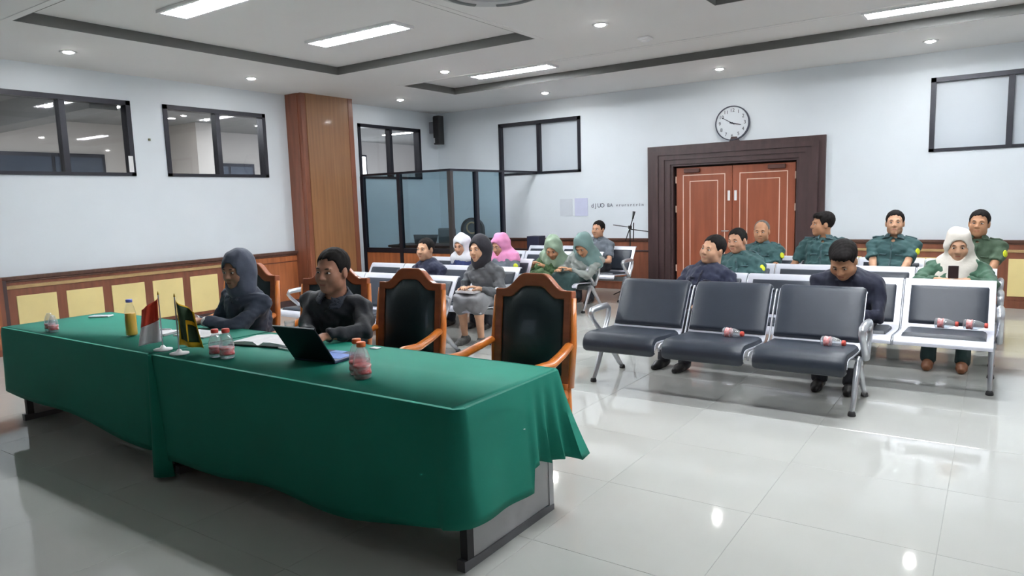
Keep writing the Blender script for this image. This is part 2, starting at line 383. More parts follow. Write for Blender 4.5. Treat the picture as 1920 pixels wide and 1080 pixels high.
def leaf(xa, xb, hinge_left):
    L = MB().rbox(xa, xb, YB+0.03, YB+0.075, 0.01, DZ-0.03, 0.004, 1).build('door_leaf', M_DOOR, door)
    for ins, zt in ((0.11, 0.10), (0.225, 0.2)):
        b = MB(); w_ = 0.013; yy0, yy1 = YB+0.027, YB+0.03; x_0, x_1, z1, z0_ = xa+ins, xb-ins, DZ-0.05-zt, 0.12+zt
        b.box(x_0, x_0+w_, yy0, yy1, z0_, z1); b.box(x_1-w_, x_1, yy0, yy1, z0_, z1); b.box(x_0+w_, x_1-w_, yy0, yy1, z1-w_, z1); b.box(x_0+w_, x_1-w_, yy0, yy1, z0_, z0_+w_)
        b.build('inlay', M_INLAY, L)
    xh = xb-0.05 if hinge_left else xa+0.05
    b = MB().rbox(xh-0.02, xh+0.02, YB+0.018, YB+0.03, 1.50, 1.66, 0.004, 1); b.build('lock_plate', M_WHITE, L)
    MB().tube([(xh, YB+0.02, 1.02), (xh, YB-0.03, 1.02), (xh+(0.1 if not hinge_left else -0.1), YB-0.03, 1.02)], 0.01, 8).build('handle', M_CHROME, L, smooth=True)
    xg = xa-0.004 if hinge_left else xb+0.004
    for z in (1.86, 1.38, 0.4): MB().tube([(xg, YB+0.02, z-0.055), (xg, YB+0.02, z+0.055)], 0.011, 8).build('hinge', M_INLAY, L)
    xc = xa+0.27 if hinge_left else xb-0.27
    MB().rbox(xc-0.13, xc+0.13, YB-0.02, YB+0.03, DZ-0.115, DZ-0.05, 0.006, 1).build('closer', mat('closer', (84, 52, 44), 0.5), L)
leaf(-4.435, -3.512, True); leaf(-3.506, -2.555, False)

# ---- remaining baseboards
w = struct(MB().box(XR-0.03, XR, YF+0.02, YB-0.08, 0, 0.86).build('trim_6', M_WOOD_RED), 'unseen brown wooden wainscot added along the right wall to lower bounce light')  # wainscot on the unseen right wall, added to dim the ambient bounce
MB().box(XR-0.08, XR, YF+0.02, YB-0.08, 0.86, 0.9).build('cap_rail', MATS['wood_cap'], w)
struct(MB().box(XL, XR-0.02, YF, YF+0.02, 0, 0.1).build('baseboard_front', M_WOOD_RED), 'brown baseboard of the wall behind the camera')
# ================================================================== CEILING FIXTURES
M_TUBE = emis('tube_light', TUBE_COL, LIGHT_TUBE); M_DOWN = emis('down_light', (1.0, 0.98, 0.95), LIGHT_DOWN)
def troffer(x, y, label):
    t = thing('ceiling_light', label, 'light', (x, y, ZU), 0, 'louvred tube luminaires in the ceiling trays')
    MB().ring_prism([(-0.70, -0.16), (0.70, -0.16), (0.70, 0.16), (-0.70, 0.16)], [(-0.67, -0.13), (0.67, -0.13), (0.67, 0.13), (-0.67, 0.13)], 'z', -0.03, 0.0).build('frame', M_WHITE, t)
    MB().box(-0.67, 0.67, -0.13, 0.13, -0.006, -0.001).build('reflector', M_WHITE, t)
    for s in (-0.065, 0.065): MB().tube([(-0.64, s, -0.020), (0.64, s, -0.020)], 0.026, 10, flat=((0, 0, 1), 0.5)).build('tube', M_TUBE, t, smooth=True)
    for k in range(9): MB().box(-0.60+k*0.15-0.003, -0.60+k*0.15+0.003, -0.13, 0.13, -0.034, -0.004).build('louvre_blade', M_WHITE, t)
    return t
troffer(-5.98, 4.02, 'louvred tube light at the top left of the near tray'); troffer(-5.98, 5.77, 'louvred tube light in the middle of the near left tray')
troffer(-5.98, 8.82, 'slim louvred tube light at the left end of the far tray'); troffer(-0.62, 8.82, 'louvred tube light at the right end of the far tray')
troffer(-0.72, 5.77, 'louvred tube light of the right tray farther back, out of view'); troffer(-0.72, 4.02, 'unseen louvred tube light added in the right tray to brighten table and floor')  # nearer one is an unseen addition that brightens tabletop and near floor
DL = [(-8.63, 3.93, 'round downlight above the left window'), (-8.64, 6.29, 'round downlight above the second left window'), (-8.64, 9.27, 'round downlight above the glass booth'),
      (-6.39, 7.77, 'round downlight between the near and far trays, left'), (-6.43, 10.46, 'round downlight near the speaker and frosted window'), (-3.52, 6.86, 'round downlight between the two near trays'),
      (-3.42, 10.38, 'round downlight above the clock'), (-0.79, 10.39, 'round downlight above the right frosted window'), (-0.8, 7.6, 'round downlight before the far tray on the right'),
      (1.9, 10.39, 'round downlight in the right back corner, out of view'), (1.9, 7.0, 'round downlight along the right wall, out of view')]
for x, y, lb in DL:
    t = thing('downlight', lb, 'light', (x, y, ZC), 0, 'round ceiling downlights')
    MB().lathe([(0.052, -0.004), (0.085, -0.008), (0.088, 0.0)], 24).build('rim', M_WHITE, t, smooth=True)
    MB().lathe([(0.0001, -0.020), (0.03, -0.018), (0.05, -0.010), (0.052, -0.003)], 20).build('lens', M_DOWN, t, smooth=True)
t = thing('smoke_detector', 'small white square detector on the ceiling beyond the near trays', 'detector', (-3.405, 7.743, ZC))
MB().rbox(-0.07, 0.07, -0.07, 0.07, -0.03, 0.0, 0.01, 2).build('base', M_WHITE, t); MB().lathe([(0.02, -0.05), (0.045, -0.045), (0.05, -0.03)], 20).build('sensor', M_WHITE, t, smooth=True)
t = thing('ceiling_air_conditioner', 'round white air conditioner cassette at the top of the ceiling', 'air conditioner', (-3.62, 5.08, ZC))
MB().lathe([(0.30, -0.045), (0.46, -0.04), (0.52, -0.02), (0.54, 0.0)], 40).build('panel', mat('ac_white', (198, 200, 200), 0.5, var=0.02), t, smooth=True)
for a in range(4):
    an = a*math.pi/2
    pts = [(0.40*math.cos(an+q*0.09), 0.40*math.sin(an+q*0.09), -0.045) for q in range(-6, 7)]
    MB().tube(pts, 0.03, 8, flat=((0, 0, 1), 0.35)).build('air_vent', mat('ac_vent', (120, 124, 126), 0.6), t)
MB().lathe([(0.18, -0.055), (0.27, -0.05), (0.29, -0.04)], 32).build('grille', mat('ac_grille', (170, 172, 174), 0.6), t, smooth=True)

# ================================================================== GLASS BOOTH
BX, BY, BZ = -7.17, 8.74, 2.10
booth = thing('glass_booth', 'corner booth of tinted glass in dark frames on wooden base', 'booth', (BX, BY, 0))
def bb(name, m, x0, x1, y0, y1, z0, z1): return MB().box(x0-BX, x1-BX, y0-BY, y1-BY, z0, z1).build(name, m, booth)
PX0 = -9.147; posts = [(-9.12, BY), (-8.26, BY), (BX, BY), (BX, 9.40), (BX, 10.15)]
for i, (x, y) in enumerate(posts): bb('post', M_FRAME if i != 2 else mat('bronze_alu', (70, 66, 66), 0.35, metal=0.4), x-0.035, x+0.035, y-0.035, y+0.035, 0, BZ)
bb('top_rail', M_FRAME, PX0, BX+0.035, BY-0.03, BY+0.03, BZ, BZ+0.035); bb('top_rail', M_FRAME, BX-0.03, BX+0.03, BY+0.03, YB, BZ, BZ+0.035)
bb('sill', M_FRAME, -9.085, -8.295, BY-0.03, BY+0.03, 0.79, 0.87); bb('sill', M_FRAME, -8.225, BX-0.035, BY-0.03, BY+0.03, 0.79, 0.87)
bb('sill', M_FRAME, BX-0.03, BX+0.03, BY+0.035, 9.365, 0.79, 0.87); bb('sill', M_FRAME, BX-0.03, BX+0.03, 9.435, 10.115, 0.79, 0.87)
for (a, c) in ((-9.085, -8.295), (-8.225, BX-0.035)):
    bb('glass_pane', M_GLASS_T, a, c, BY-0.004, BY+0.004, 0.87, BZ); bb('base_panel', M_WOOD_OR, a, c, BY-0.02, BY+0.02, 0.08, 0.79); bb('kick_rail', M_FRAME, a, c, BY-0.025, BY+0.025, 0, 0.08)
for (a, c) in ((BY+0.035, 9.365), (9.435, 10.115)):
    bb('glass_pane', M_GLASS_T, BX-0.004, BX+0.004, a, c, 0.87, BZ); bb('base_panel', M_WOOD_OR, BX-0.02, BX+0.02, a, c, 0.08, 0.79); bb('kick_rail', M_FRAME, BX-0.025, BX+0.025, a, c, 0, 0.08)
# furniture inside the booth
t = thing('desk', 'dark desk with raised modesty board inside the glass booth', 'desk', (-8.35, 9.55, 0))
M_DSK = mat('desk_dark', (58, 54, 56), 0.5, var=0.15)
MB().rbox(-0.75, 0.75, -0.3, 0.3, 0.84, 0.88, 0.006).build('top', M_DSK, t); MB().box(-0.7, -0.66, -0.27, 0.27, 0, 0.84).build('side_panel', M_DSK, t); MB().box(0.66, 0.70, -0.27, 0.27, 0, 0.84).build('side_panel', M_DSK, t)
MB().box(-0.66, 0.66, -0.26, -0.24, 0.1, 0.84).build('front_panel', M_DSK, t)
t = thing('monitor', 'low grey screen box on the desk inside the booth', 'monitor', (-8.42, 9.52, 0.88))
MB().prism([(-0.24, 0.0), (0.20, 0.0), (0.27, 0.17), (-0.27, 0.17)], 'y', -0.03, 0.03).build('screen', mat('monitor_grey', (86, 88, 92), 0.4, var=0.1), t); MB().rbox(-0.12, 0.12, -0.08, 0.08, 0, 0.012, 0.004).build('foot', M_BLACK, t)
t = thing('desk_microphone', 'small black gooseneck microphone inside the booth at its left', 'microphone', (-8.86, 9.35, 0.88))
MB().lathe([(0.05, 0), (0.05, 0.02), (0.012, 0.03)], 16).build('base', M_BLACK, t); MB().tube([(0, 0, 0.02), (0, 0, 0.16)], 0.006, 8).build('neck', M_BLACK, t)
MB().lathe([(0.004, 0.155), (0.02, 0.165), (0.025, 0.19), (0.018, 0.21), (0.003, 0.22)], 14).build('head', M_BLACK, t, smooth=True)
t = thing('carved_chair', 'high arched chair with oval crest inside the glass booth', 'chair', (-8.0, 10.35, 0))
arch = [(-0.26, 0.45), (0.26, 0.45), (0.26, 1.1)]+[(0.26*math.cos(a), 1.1+0.22*math.sin(a)) for a in [math.pi*k/12 for k in range(1, 12)]]+[(-0.26, 1.1)]
inn = [((x)*0.8, 0.5+(z-0.45)*0.9) for x, z in arch]
MB().ring_prism(arch, inn, 'y', -0.03, 0.03).build('back_frame', M_BLACK, t); MB().prism(inn, 'y', -0.015, 0.015).build('backrest', mat('chair_grey', (70, 78, 84), 0.6, var=0.1), t)
MB().tube([(0.12*math.cos(a), -0.02, 1.13+0.1*math.sin(a)) for a in [2*math.pi*k/16 for k in range(17)]], 0.016, 8).build('crest', M_MOULD_LT, t)
MB().rbox(-0.26, 0.26, -0.52, -0.03, 0.40, 0.48, 0.03, 3).build('seat', mat('chair_grey', (70, 78, 84)), t)
for sx in (-0.22, 0.22):
    for sy in (-0.48, -0.03): MB().box(sx-0.02, sx+0.02, sy-0.02, sy+0.02, 0, 0.42).build('leg', M_BLACK, t)
t = thing('office_chair', 'grey low-backed chair beside the arched chair inside the booth', 'chair', (-8.45, 10.15, 0))
MB().rbox(-0.2, 0.2, -0.04, 0.04, 0.62, 1.14, 0.035, 3).build('backrest', mat('chair_grey2', (96, 104, 108), 0.6, var=0.1), t); MB().rbox(-0.22, 0.22, -0.46, -0.02, 0.44, 0.52, 0.03, 3).build('seat', MATS['chair_grey2'], t)
MB().tube([(0, -0.22, 0.06), (0, -0.22, 0.45)], 0.025, 10).build('column', M_BLACK, t); MB().tube([(0, -0.02, 0.47), (0, 0.05, 0.55), (0, 0.035, 0.72)], 0.02, 8).build('bracket', M_BLACK, t)
for k in range(5):
    a = 2*math.pi*k/5; MB().tube([(0, -0.22, 0.08), (0.26*math.cos(a), -0.22+0.26*math.sin(a), 0.03)], [0.022, 0.03], 8).build('leg', M_BLACK, t)

# ================================================================== WALL THINGS
t = thing('wall_speaker', 'slim black column loudspeaker in the corner above the booth', 'speaker', (-9.30, 11.0, 2.76))
MB().rbox(-0.05, 0.09, -0.06, 0.10, 0, 0.56, 0.01).build('cabinet', M_BLACK, t); MB().rbox(-0.05, 0.08, -0.068, -0.058, 0.02, 0.54, 0.004).build('grille', mat('speaker_grille', (30, 30, 34), 0.8, bump=0.3, bscale=400), t)
MB().box(-0.045, -0.015, -0.0705, -0.067, 0.03, 0.13).build('badge', M_CHROME, t); MB().box(-0.2395, -0.05, 0.03, 0.07, 0.24, 0.46).build('bracket', mat('bracket_grey', (120, 122, 130), 0.5), t)

t = thing('wall_clock', 'round white wall clock with dark rim above the door', 'clock', (-3.495, YB, 2.70))
N_ = 48; ro = 0.265; oc = [(ro*math.cos(2*math.pi*k/N_), ro*math.sin(2*math.pi*k/N_)) for k in range(N_)]; ic = [(x*0.945, z*0.945) for x, z in oc]
MB().prism(ic, 'y', -0.045, -0.001).build('dial', mat('clock_dial', (214, 220, 226), 0.5), t); MB().ring_prism(oc, ic, 'y', -0.06, -0.001).build('rim', mat('clock_rim', (58, 62, 78), 0.4), t)
M_INK = mat('ink', (44, 46, 60), 0.6)
RX = Matrix.Rotation(math.pi/2, 4, 'X')
for h in range(1, 13):
    a = math.pi/2-h*math.pi/6; text_mesh('numeral', str(h), 0.075, M_INK, t, Matrix.Translation((0.195*math.cos(a), -0.047, 0.195*math.sin(a)))@RX)
def hand(ang, ln, w):
    a = math.pi/2-ang; d = Vector((math.cos(a), 0, math.sin(a))); n = Vector((-d.z, 0, d.x)); b = MB(); o = Vector((0, -0.05, 0))
    p = [o-d*0.04-n*w, o-d*0.04+n*w, o+d*ln+n*w*0.5, o+d*ln-n*w*0.5]; b.add([q for q in p]+[q+Vector((0, -0.004, 0)) for q in p], [(0, 1, 2, 3), (7, 6, 5, 4), (0, 4, 5, 1), (1, 5, 6, 2), (2, 6, 7, 3), (3, 7, 4, 0)]); b.build('hand', M_INK, t)
hand(math.radians(300), 0.18, 0.007); hand(math.radians(104), 0.14, 0.009); MB().tube([(0, -0.046, 0), (0, -0.06, 0)], 0.014, 12).build('pin', M_INK, t)
# dark block carrying the clock above the door frame
t = thing('clock_bracket', 'small dark wooden block between the door frame and clock', 'bracket', (-3.47, YB, 2.42))
MB().prism([(-0.07, 0.0), (0.085, 0.0), (0.06, 0.045), (0.05, 0.07), (-0.04, 0.07), (-0.05, 0.04)], 'y', -0.05, -0.001).build('block', M_WOOD_DARK, t)

tag(MB().box(-6.665, -6.405, YB-0.006, YB, 1.295, 1.605).build('wall_poster', mat('poster_grey', (206, 212, 220), 0.6, var=0.02)), 'pale grey square notice on back wall, left of its pair', 'notice', 'two pale notices')
tag(MB().box(-6.355, -6.09, YB-0.006, YB, 1.29, 1.612).build('wall_poster', mat('poster_lilac', (200, 204, 228), 0.6, var=0.02)), 'pale lilac square notice on back wall, right of its pair', 'notice', 'two pale notices')
t = thing('wall_lettering', 'line of small dark letters on back wall beside the notices', 'lettering', (-6.03, YB, 1.47))
xx = 0.0
for ch in 'dJUO BA vrursrtrin':
    sz = 0.105 if xx < 0.3 else (0.09 if xx < 0.42 else 0.075); xx += 0.066 if xx < 0.3 else 0.054
    if ch != ' ': text_mesh('letter', ch, sz, mat('letter_grey', (78, 82, 98), 0.6), t, Matrix.Translation((xx-0.03, -0.004, 0.0))@RX)

# microphone stand by the door
t = thing('microphone_stand', 'thin black microphone stand with booms left of the door', 'microphone stand', (-4.955, 10.6, 0))
MB().tube([(0, 0, 0.05), (0, 0, 1.12)], 0.011, 8).build('pole', M_BLACK, t)
MB().tube([(-0.30, 0, 1.155), (0.0, 0, 1.115), (0.02, 0, 1.10)], 0.007, 8).build('boom', M_BLACK, t); MB().tube([(0.0, -0.02, 1.085), (0.05, -0.02, 1.08), (0.34, -0.02, 1.045)], 0.008, 8).build('boom', M_BLACK, t)
MB().tube([(-0.08, 0, 0.9), (0.01, 0, 1.13), (0.055, 0, 1.27)], 0.008, 8).build('arm', M_BLACK, t)
MB().tube([(0.05, 0, 1.25), (0.062, 0, 1.30), (0.075, 0, 1.37)], [0.013, 0.016, 0.024], 10).build('microphone', M_BLACK, t, smooth=True)
MB().tube([(0.07, -0.02, 0.9), (0.075, -0.02, 1.19)], 0.009, 8).build('arm', M_BLACK, t); MB().lathe([(0.03, 1.09), (0.03, 1.14)], 10).build('clamp', M_BLACK, t)
for k in range(3):
    a = math.radians(90+120*k); MB().tube([(0, 0, 0.14), (0.28*math.cos(a), 0.28*math.sin(a), 0.012)], 0.009, 8).build('leg', M_BLACK, t)

# dark navy case standing by the wall behind the empty back bench
t = thing('equipment_case', 'dark navy upright case against back wall between pink and sage hijab women', 'case', (-7.0, 10.95, 0))
MB().rbox(-0.13, 0.13, -0.12, 0.12, 0.02, 0.95, 0.01).build('body', mat('case_navy', (38, 40, 62), 0.5, var=0.1), t); MB().box(-0.1, 0.1, -0.125, -0.118, 0.6, 0.62).build('seam', M_BLACK, t)
for sx in (-0.1, 0.1):
    for sy in (-0.09, 0.09): MB().lathe([(0.02, 0), (0.02, 0.025)], 10, (sx, sy, 0)).build('foot', M_RUBBER, t)

# ================================================================== HEAD TABLES AND CLOTHS
TY0, TY1, TZ = 2.19, 2.99, 0.745
def table(xa, xb, label):
    t = thing('folding_table', label, 'table', ((xa+xb)/2, (TY0+TY1)/2, 0)); h = (xb-xa)/2; w = (TY1-TY0)/2
    MB().rbox(-h, h, -w, w, TZ-0.03, TZ, 0.004).build('tabletop', M_GREY, t)
    for s in (-1, 1):
        xs = s*(h-0.035)
        MB().box(xs-0.014, xs+0.014, -w+0.12, w-0.04, 0.04, TZ-0.03).build('end_panel', M_GREY, t)
        MB().box(xs-0.02, xs+0.02, -w+0.075, -w+0.12, 0.03, TZ-0.03).build('leg', M_RUBBER, t); MB().box(xs-0.02, xs+0.02, w-0.04, w-0.0, 0.03, TZ-0.03).build('leg', M_GREY, t)
        MB().prism([(-w+0.05, 0.0), (w+0.0, 0.0), (w+0.0, 0.03), (w-0.1, 0.04), (-w+0.16, 0.04), (-w+0.05, 0.05)], 'x', xs-0.022, xs+0.022).build('foot_rail', mat('rail_grey', (104, 104, 108), 0.5, var=0.06), t)
    MB().box(-h+0.06, h-0.06, w-0.12, w-0.10, 0.35, TZ-0.03).build('modesty_panel', M_GREY, t)
    return t
table(-6.30, -4.14, 'long table under the left green tablecloth'); table(-4.12, -1.83, 'long table under the right green tablecloth by the bottles')
def cloth(name, xa, xb, hem, wave, label, left_drop, right_drop):
    """tablecloth: flat top, rounded edge, draped skirt. hem(s_side, u) gives the hem height; wave gives the outward fold depth"""
    zt = TZ+0.006; off = 0.014
    def path():
        P = []; R = 0.035
        def seg(p, q, side, n):
            for k in range(n+1): t_ = k/n; P.append((p[0]+(q[0]-p[0])*t_, p[1]+(q[1]-p[1])*t_, side, t_))
        x_0, x_1, y_0, y_1 = xa-off, xb+off, TY0-off, TY1+off
        if left_drop: seg((x_0, y_1-R), (x_0, y_0+R), 'L', 24)
        seg((x_0+(R if left_drop else 0), y_0), (x_1-R, y_0), 'F', 80)
        if right_drop: seg((x_1, y_0+R), (x_1, y_1-R), 'R', 48)
        seg((x_1-(R if right_drop else 0), y_1), (x_0+R, y_1), 'B', 60)
        return P
    P = path(); NP = len(P); closed = left_drop and right_drop
    nrm = {'L': Vector((-1, 0, 0)), 'F': Vector((0, -1, 0)), 'R': Vector((1, 0, 0)), 'B': Vector((0, 1, 0))}
    NR = 14; rows = [[] for _ in range(NR+2)]
    for i, (x, y, sd, u) in enumerate(P):
        n = nrm[sd].copy()
        # blend the outward direction near corners
        if i > 0 and P[i-1][2] != sd: n = (n+nrm[P[i-1][2]]).normalized()
        if i < NP-1 and P[i+1][2] != sd: n = (n+nrm[P[i+1][2]]).normalized()
        zh = hem(sd, u, x, y)
        rows[0].append(Vector((x, y, zt))-n*0.02); rows[1].append(Vector((x, y, zt-0.0008))-n*0.003)
        for r in range(1, NR+1):
            t_ = r/NR; z = zt-0.01+(zh-zt+0.01)*t_; o = wave(sd, u, x, y)
            rows[r+1].append(Vector((x, y, z))+n*(0.004+o*(t_**1.3)))
    b = MB(); b.grid(rows, flip=False); 
    n0 = [i for i in range(NP)]
    # flat top from the inner row
    b.add([p for p in rows[0]], [tuple(range(NP))])
    o = b.build(name, M_CLOTH, None, smooth=True, angle=50)
    sol = o.modifiers.new('thickness', 'SOLIDIFY'); sol.thickness = 0.003; sol.offset = 0
    return tag(o, label, 'tablecloth', 'green tablecloths on the head tables')
def hem_r(sd, u, x, y):
    if sd == 'F': return 0.115+0.03*math.sin(u*3.0)+(0.13*max(0, (u-0.72)/0.28)**1.6)+0.01*math.sin(u*17)
    if sd == 'R': return (0.245-0.02*u if u < 0.60 else 0.345+0.015*math.sin((u-0.6)*22)-0.05*max(0, u-0.85)/0.15)
    return 0.28+0.02*math.sin(u*20)
def wave_r(sd, u, x, y):
    if sd == 'F': return 0.012+0.010*math.sin(u*11)+(0.02 if u > 0.97 else 0)
    if sd == 'R':
        if u < 0.6: return 0.03+0.008*math.sin(u*14)
        return 0.035+0.028*math.sin((u-0.6)*52)*min(1, (u-0.6)*8)+(0.09*((u-0.85)/0.15) if u > 0.85 else 0)
    return 0.02+0.02*math.sin(u*60)+(0.10*(1-u/0.08) if u < 0.08 else 0)
def hem_l(sd, u, x, y):
    if sd == 'F': return 0.205+0.05*math.cos(u*2.6)*1.0-0.01*math.sin(u*9)
    if sd == 'L': return 0.25+0.02*math.sin(u*9)
    return 0.25
def wave_l(sd, u, x, y):
    return 0.014+0.010*math.sin(u*(9 if sd == 'F' else 16))
cr = cloth('tablecloth', -4.14, -1.80, hem_r, wave_r, 'green cloth over the right half of the head table, with red-capped bottles', False, True)
cl = cloth('tablecloth', -6.33, -4.16, hem_l, wave_l, 'green cloth over the left half of the head table', True, False)
# gathered fold of the right cloth hanging down at the joint of the tables
rows = []
for k in range(11):
    t_ = k/10; z = 0.75-0.72*t_; w_ = 0.012+0.075*t_; d_ = 0.012+0.05*t_; xc = -4.15+0.07*t_
    rows.append([(xc+w_*math.sin(a)*1.0, TY0-0.018-d_*max(0, math.cos(a))-0.012*math.cos(3*a)*t_, z) for a in [(-math.pi/2)+math.pi*q/16 for q in range(17)]])
fo = MB().grid(rows).build('hanging_fold', M_CLOTH, cr, smooth=True); sm = fo.modifiers.new('thickness', 'SOLIDIFY'); sm.thickness = 0.004
MB().lathe([(0.006, 0), (0.006, 0.0008)], 8, (-1.768, 2.62, 0.55)).build('lint_speck', M_PAPER, cr)

# ================================================================== SMALL THINGS ON THE TABLE
ZT = TZ+0.009
M_BOT = pane_mat('bottle_plastic', (0.93, 0.95, 0.96), 2.4, 0.06, 0.17)
M_WATER = pane_mat('water', (0.90, 0.95, 0.97), 0.5, 0.02)
M_REDLAB = mat('label_red', (214, 60, 64), 0.5, col2=(244, 222, 222), scale=45)
M_CAPR = mat('cap_red', (224, 84, 70), 0.45, var=0.08); M_CAPO = mat('cap_orange', (240, 120, 60), 0.45, var=0.08); M_PINKW = pane_mat('pink_drink', (1.0, 0.72, 0.72), 0.5, 0.02, 0.15)
def small_bottle(label, x, y, z=ZT, cap=M_CAPR, h=0.165, tilt=None, group='small water bottles on the head table', liquid=None, capless=False):
    t = thing('water_bottle', label, 'bottle', (x, y, z), 0, group); k = h/0.165
    MB().lathe([(0.001, 0.004), (0.026, 0.0), (0.031, 0.006), (0.031, 0.03), (0.028, 0.045), (0.031, 0.06), (0.030, 0.085), (0.026, 0.105), (0.020, 0.125), (0.014, 0.137), (0.013, 0.145*1)], 24).build('bottle_body', M_BOT, t, smooth=True)
    MB().lathe([(0.0316, 0.022), (0.0312, 0.032), (0.0292, 0.045), (0.0314, 0.056), (0.0318, 0.062)], 24).build('bottle_label', M_REDLAB, t, smooth=True)
    MB().lathe([(0.0235, 0.004), (0.0285, 0.008), (0.0285, 0.03), (0.0258, 0.045), (0.0285, 0.06), (0.0275, 0.085), (0.027, 0.087)], 20).build('water', liquid or M_WATER, t, smooth=True)
    if not capless: MB().lathe([(0.016, 0.142), (0.0165, 0.144), (0.0165, 0.160), (0.015, 0.163)], 20).build('cap', cap, t, smooth=True)
    t.scale = (k*1.25, k*1.25, k)
    if tilt: t.rotation_euler = tilt
    return t
small_bottle('small water bottle at the far left of the table, nearer the wall', -5.73, 2.285, capless=True, h=0.15); small_bottle('small water bottle at the far left of the table, nearer the camera', -5.64, 2.27, capless=True, h=0.14)
small_bottle('clear water bottle with red cap beside the green flag', -3.715, 2.33); small_bottle('clear water bottle with red cap facing the open notebook', -3.615, 2.335, h=0.175)
small_bottle('orange-capped bottle of pink drink, rear of the right pair', -2.64, 2.425, cap=M_CAPO, h=0.185, liquid=M_PINKW); small_bottle('orange-capped bottle of pink drink, front of the right pair', -2.555, 2.375, cap=M_CAPO, h=0.185, liquid=M_PINKW)
t = thing('juice_bottle', 'clear bottle of yellow orange juice beside the white papers', 'bottle', (-4.93, 2.47, ZT))
MB().lathe([(0.001, 0.004), (0.034, 0), (0.039, 0.008), (0.038, 0.11), (0.036, 0.16), (0.027, 0.2), (0.018, 0.225), (0.017, 0.235)], 28).build('bottle_body', pane_mat('juice_glass', (0.95, 0.96, 0.96), 1.0, 0.04, 0.03), t, smooth=True)
MB().lathe([(0.032, 0.004), (0.036, 0.01), (0.0355, 0.11), (0.034, 0.155), (0.0335, 0.156)], 24).build('juice', mat('juice', (244, 190, 66), 0.35, var=0.06, scale=12), t, smooth=True)
MB().lathe([(0.019, 0.232), (0.021, 0.234), (0.021, 0.25), (0.019, 0.253)], 20).build('cap', mat('cap_blue', (120, 130, 220), 0.4), t, smooth=True)
def flag(x, y, rz, label, cols, kind):
    t = thing('table_flag', label, 'flag', (x, y, ZT), rz, 'table flags')
    MB().lathe([(0.055, 0), (0.055, 0.008), (0.02, 0.014), (0.008, 0.03)], 20).build('base', M_WHITE, t, smooth=True)
    MB().tube([(0, 0, 0.02), (0, 0, 0.345)], 0.004, 8).build('pole', M_CHROME, t); MB().lathe([(0.002, 0.34), (0.006, 0.347), (0.001, 0.365)], 10).build('finial', mat('gold', (190, 150, 60), 0.3, metal=0.8), t, smooth=True)
    def pt(u, v, o=0.0):     # u along the droop 0..1, v height 0..1
        w_ = 0.145*u; return (w_*(0.80+0.2*(1-v))-0.01*(u*(1-u)), 0.016*math.sin(u*9+v*2.5)+o, 0.325-0.27*(1-v)-0.05*u*(0.5+v))
    def sheet(name, u0, u1, v0, v1, m, o=0.0):
        rows = [[pt(u0+(u1-u0)*i/12, v0+(v1-v0)*j/10, o) for i in range(13)] for j in range(11)]
        ob = MB().grid(rows).build(name, m, t, smooth=True); s_ = ob.modifiers.new('thickness', 'SOLIDIFY'); s_.thickness = 0.0015; s_.offset = 0; return ob
    if kind == 'rw': sheet('red_band', 0.02, 1, 0.5, 1, cols[0]); sheet('white_band', 0.02, 1, 0, 0.5, cols[1])
    else:
        sheet('flag_border', 0.02, 1, 0, 1, cols[0]); 
        for o in (0.0025, -0.0025): sheet('flag_field', 0.1, 0.88, 0.13, 0.97, cols[1], o)
        for o in (0.0042, -0.0042): sheet('flag_emblem', 0.48, 0.86, 0.56, 0.66, cols[0], o); sheet('flag_emblem', 0.48, 0.53, 0.14, 0.60, cols[0], o)
flag(-4.215, 2.29, math.radians(215), 'small red and white table flag beside the juice', [mat('flag_red', (222, 72, 48), 0.7), mat('flag_white', (232, 228, 234), 0.7)], 'rw')
flag(-4.00, 2.27, math.radians(34), 'small green table flag with yellow border', [mat('flag_yellow', (226, 178, 20), 0.7), mat('flag_green', (34, 62, 34), 0.7, var=0.2)], 'gy')
t = thing('smartphone', 'white phone lying at the far left end of the table', 'phone', (-6.08, 2.81, ZT), math.radians(32))
MB().rbox(-0.085, 0.085, -0.042, 0.042, 0, 0.012, 0.005, 2).build('body', M_WHITE, t); MB().box(-0.072, 0.072, -0.036, 0.036, 0.012, 0.0125).build('screen', mat('screen_pale', (206, 212, 222), 0.2), t)
def papers(name, x, y, rz, w, d, n, label, m=M_PAPER):
    t = thing(name, label, 'papers', (x, y, ZT), math.radians(rz))
    for k in range(n):
        a = math.radians(random.uniform(-6, 6)); b = MB().box(-w/2, w/2, -d/2, d/2, k*0.004, k*0.004+0.003); o = b.build('sheet', m, t); o.rotation_euler = (0, 0, a)
    return t
papers('paper_stack', -4.80, 2.60, 20, 0.21, 0.16, 4, 'white papers beside the juice bottle')
tag(MB().tube([(-0.09, 0, 0.006), (0.085, 0, 0.012), (0.10, 0, 0.012)], [0.006, 0.006, 0.002], 8).build('white_pen', M_WHITE, None, smooth=True, loc=(-4.83, 2.60, ZT+0.017), rotz=math.radians(30)), 'white pen lying on the papers beside the juice', 'pen')
papers('paper_stack', -4.50, 2.72, 8, 0.30, 0.21, 2, 'white papers under the hands of the hijab woman')
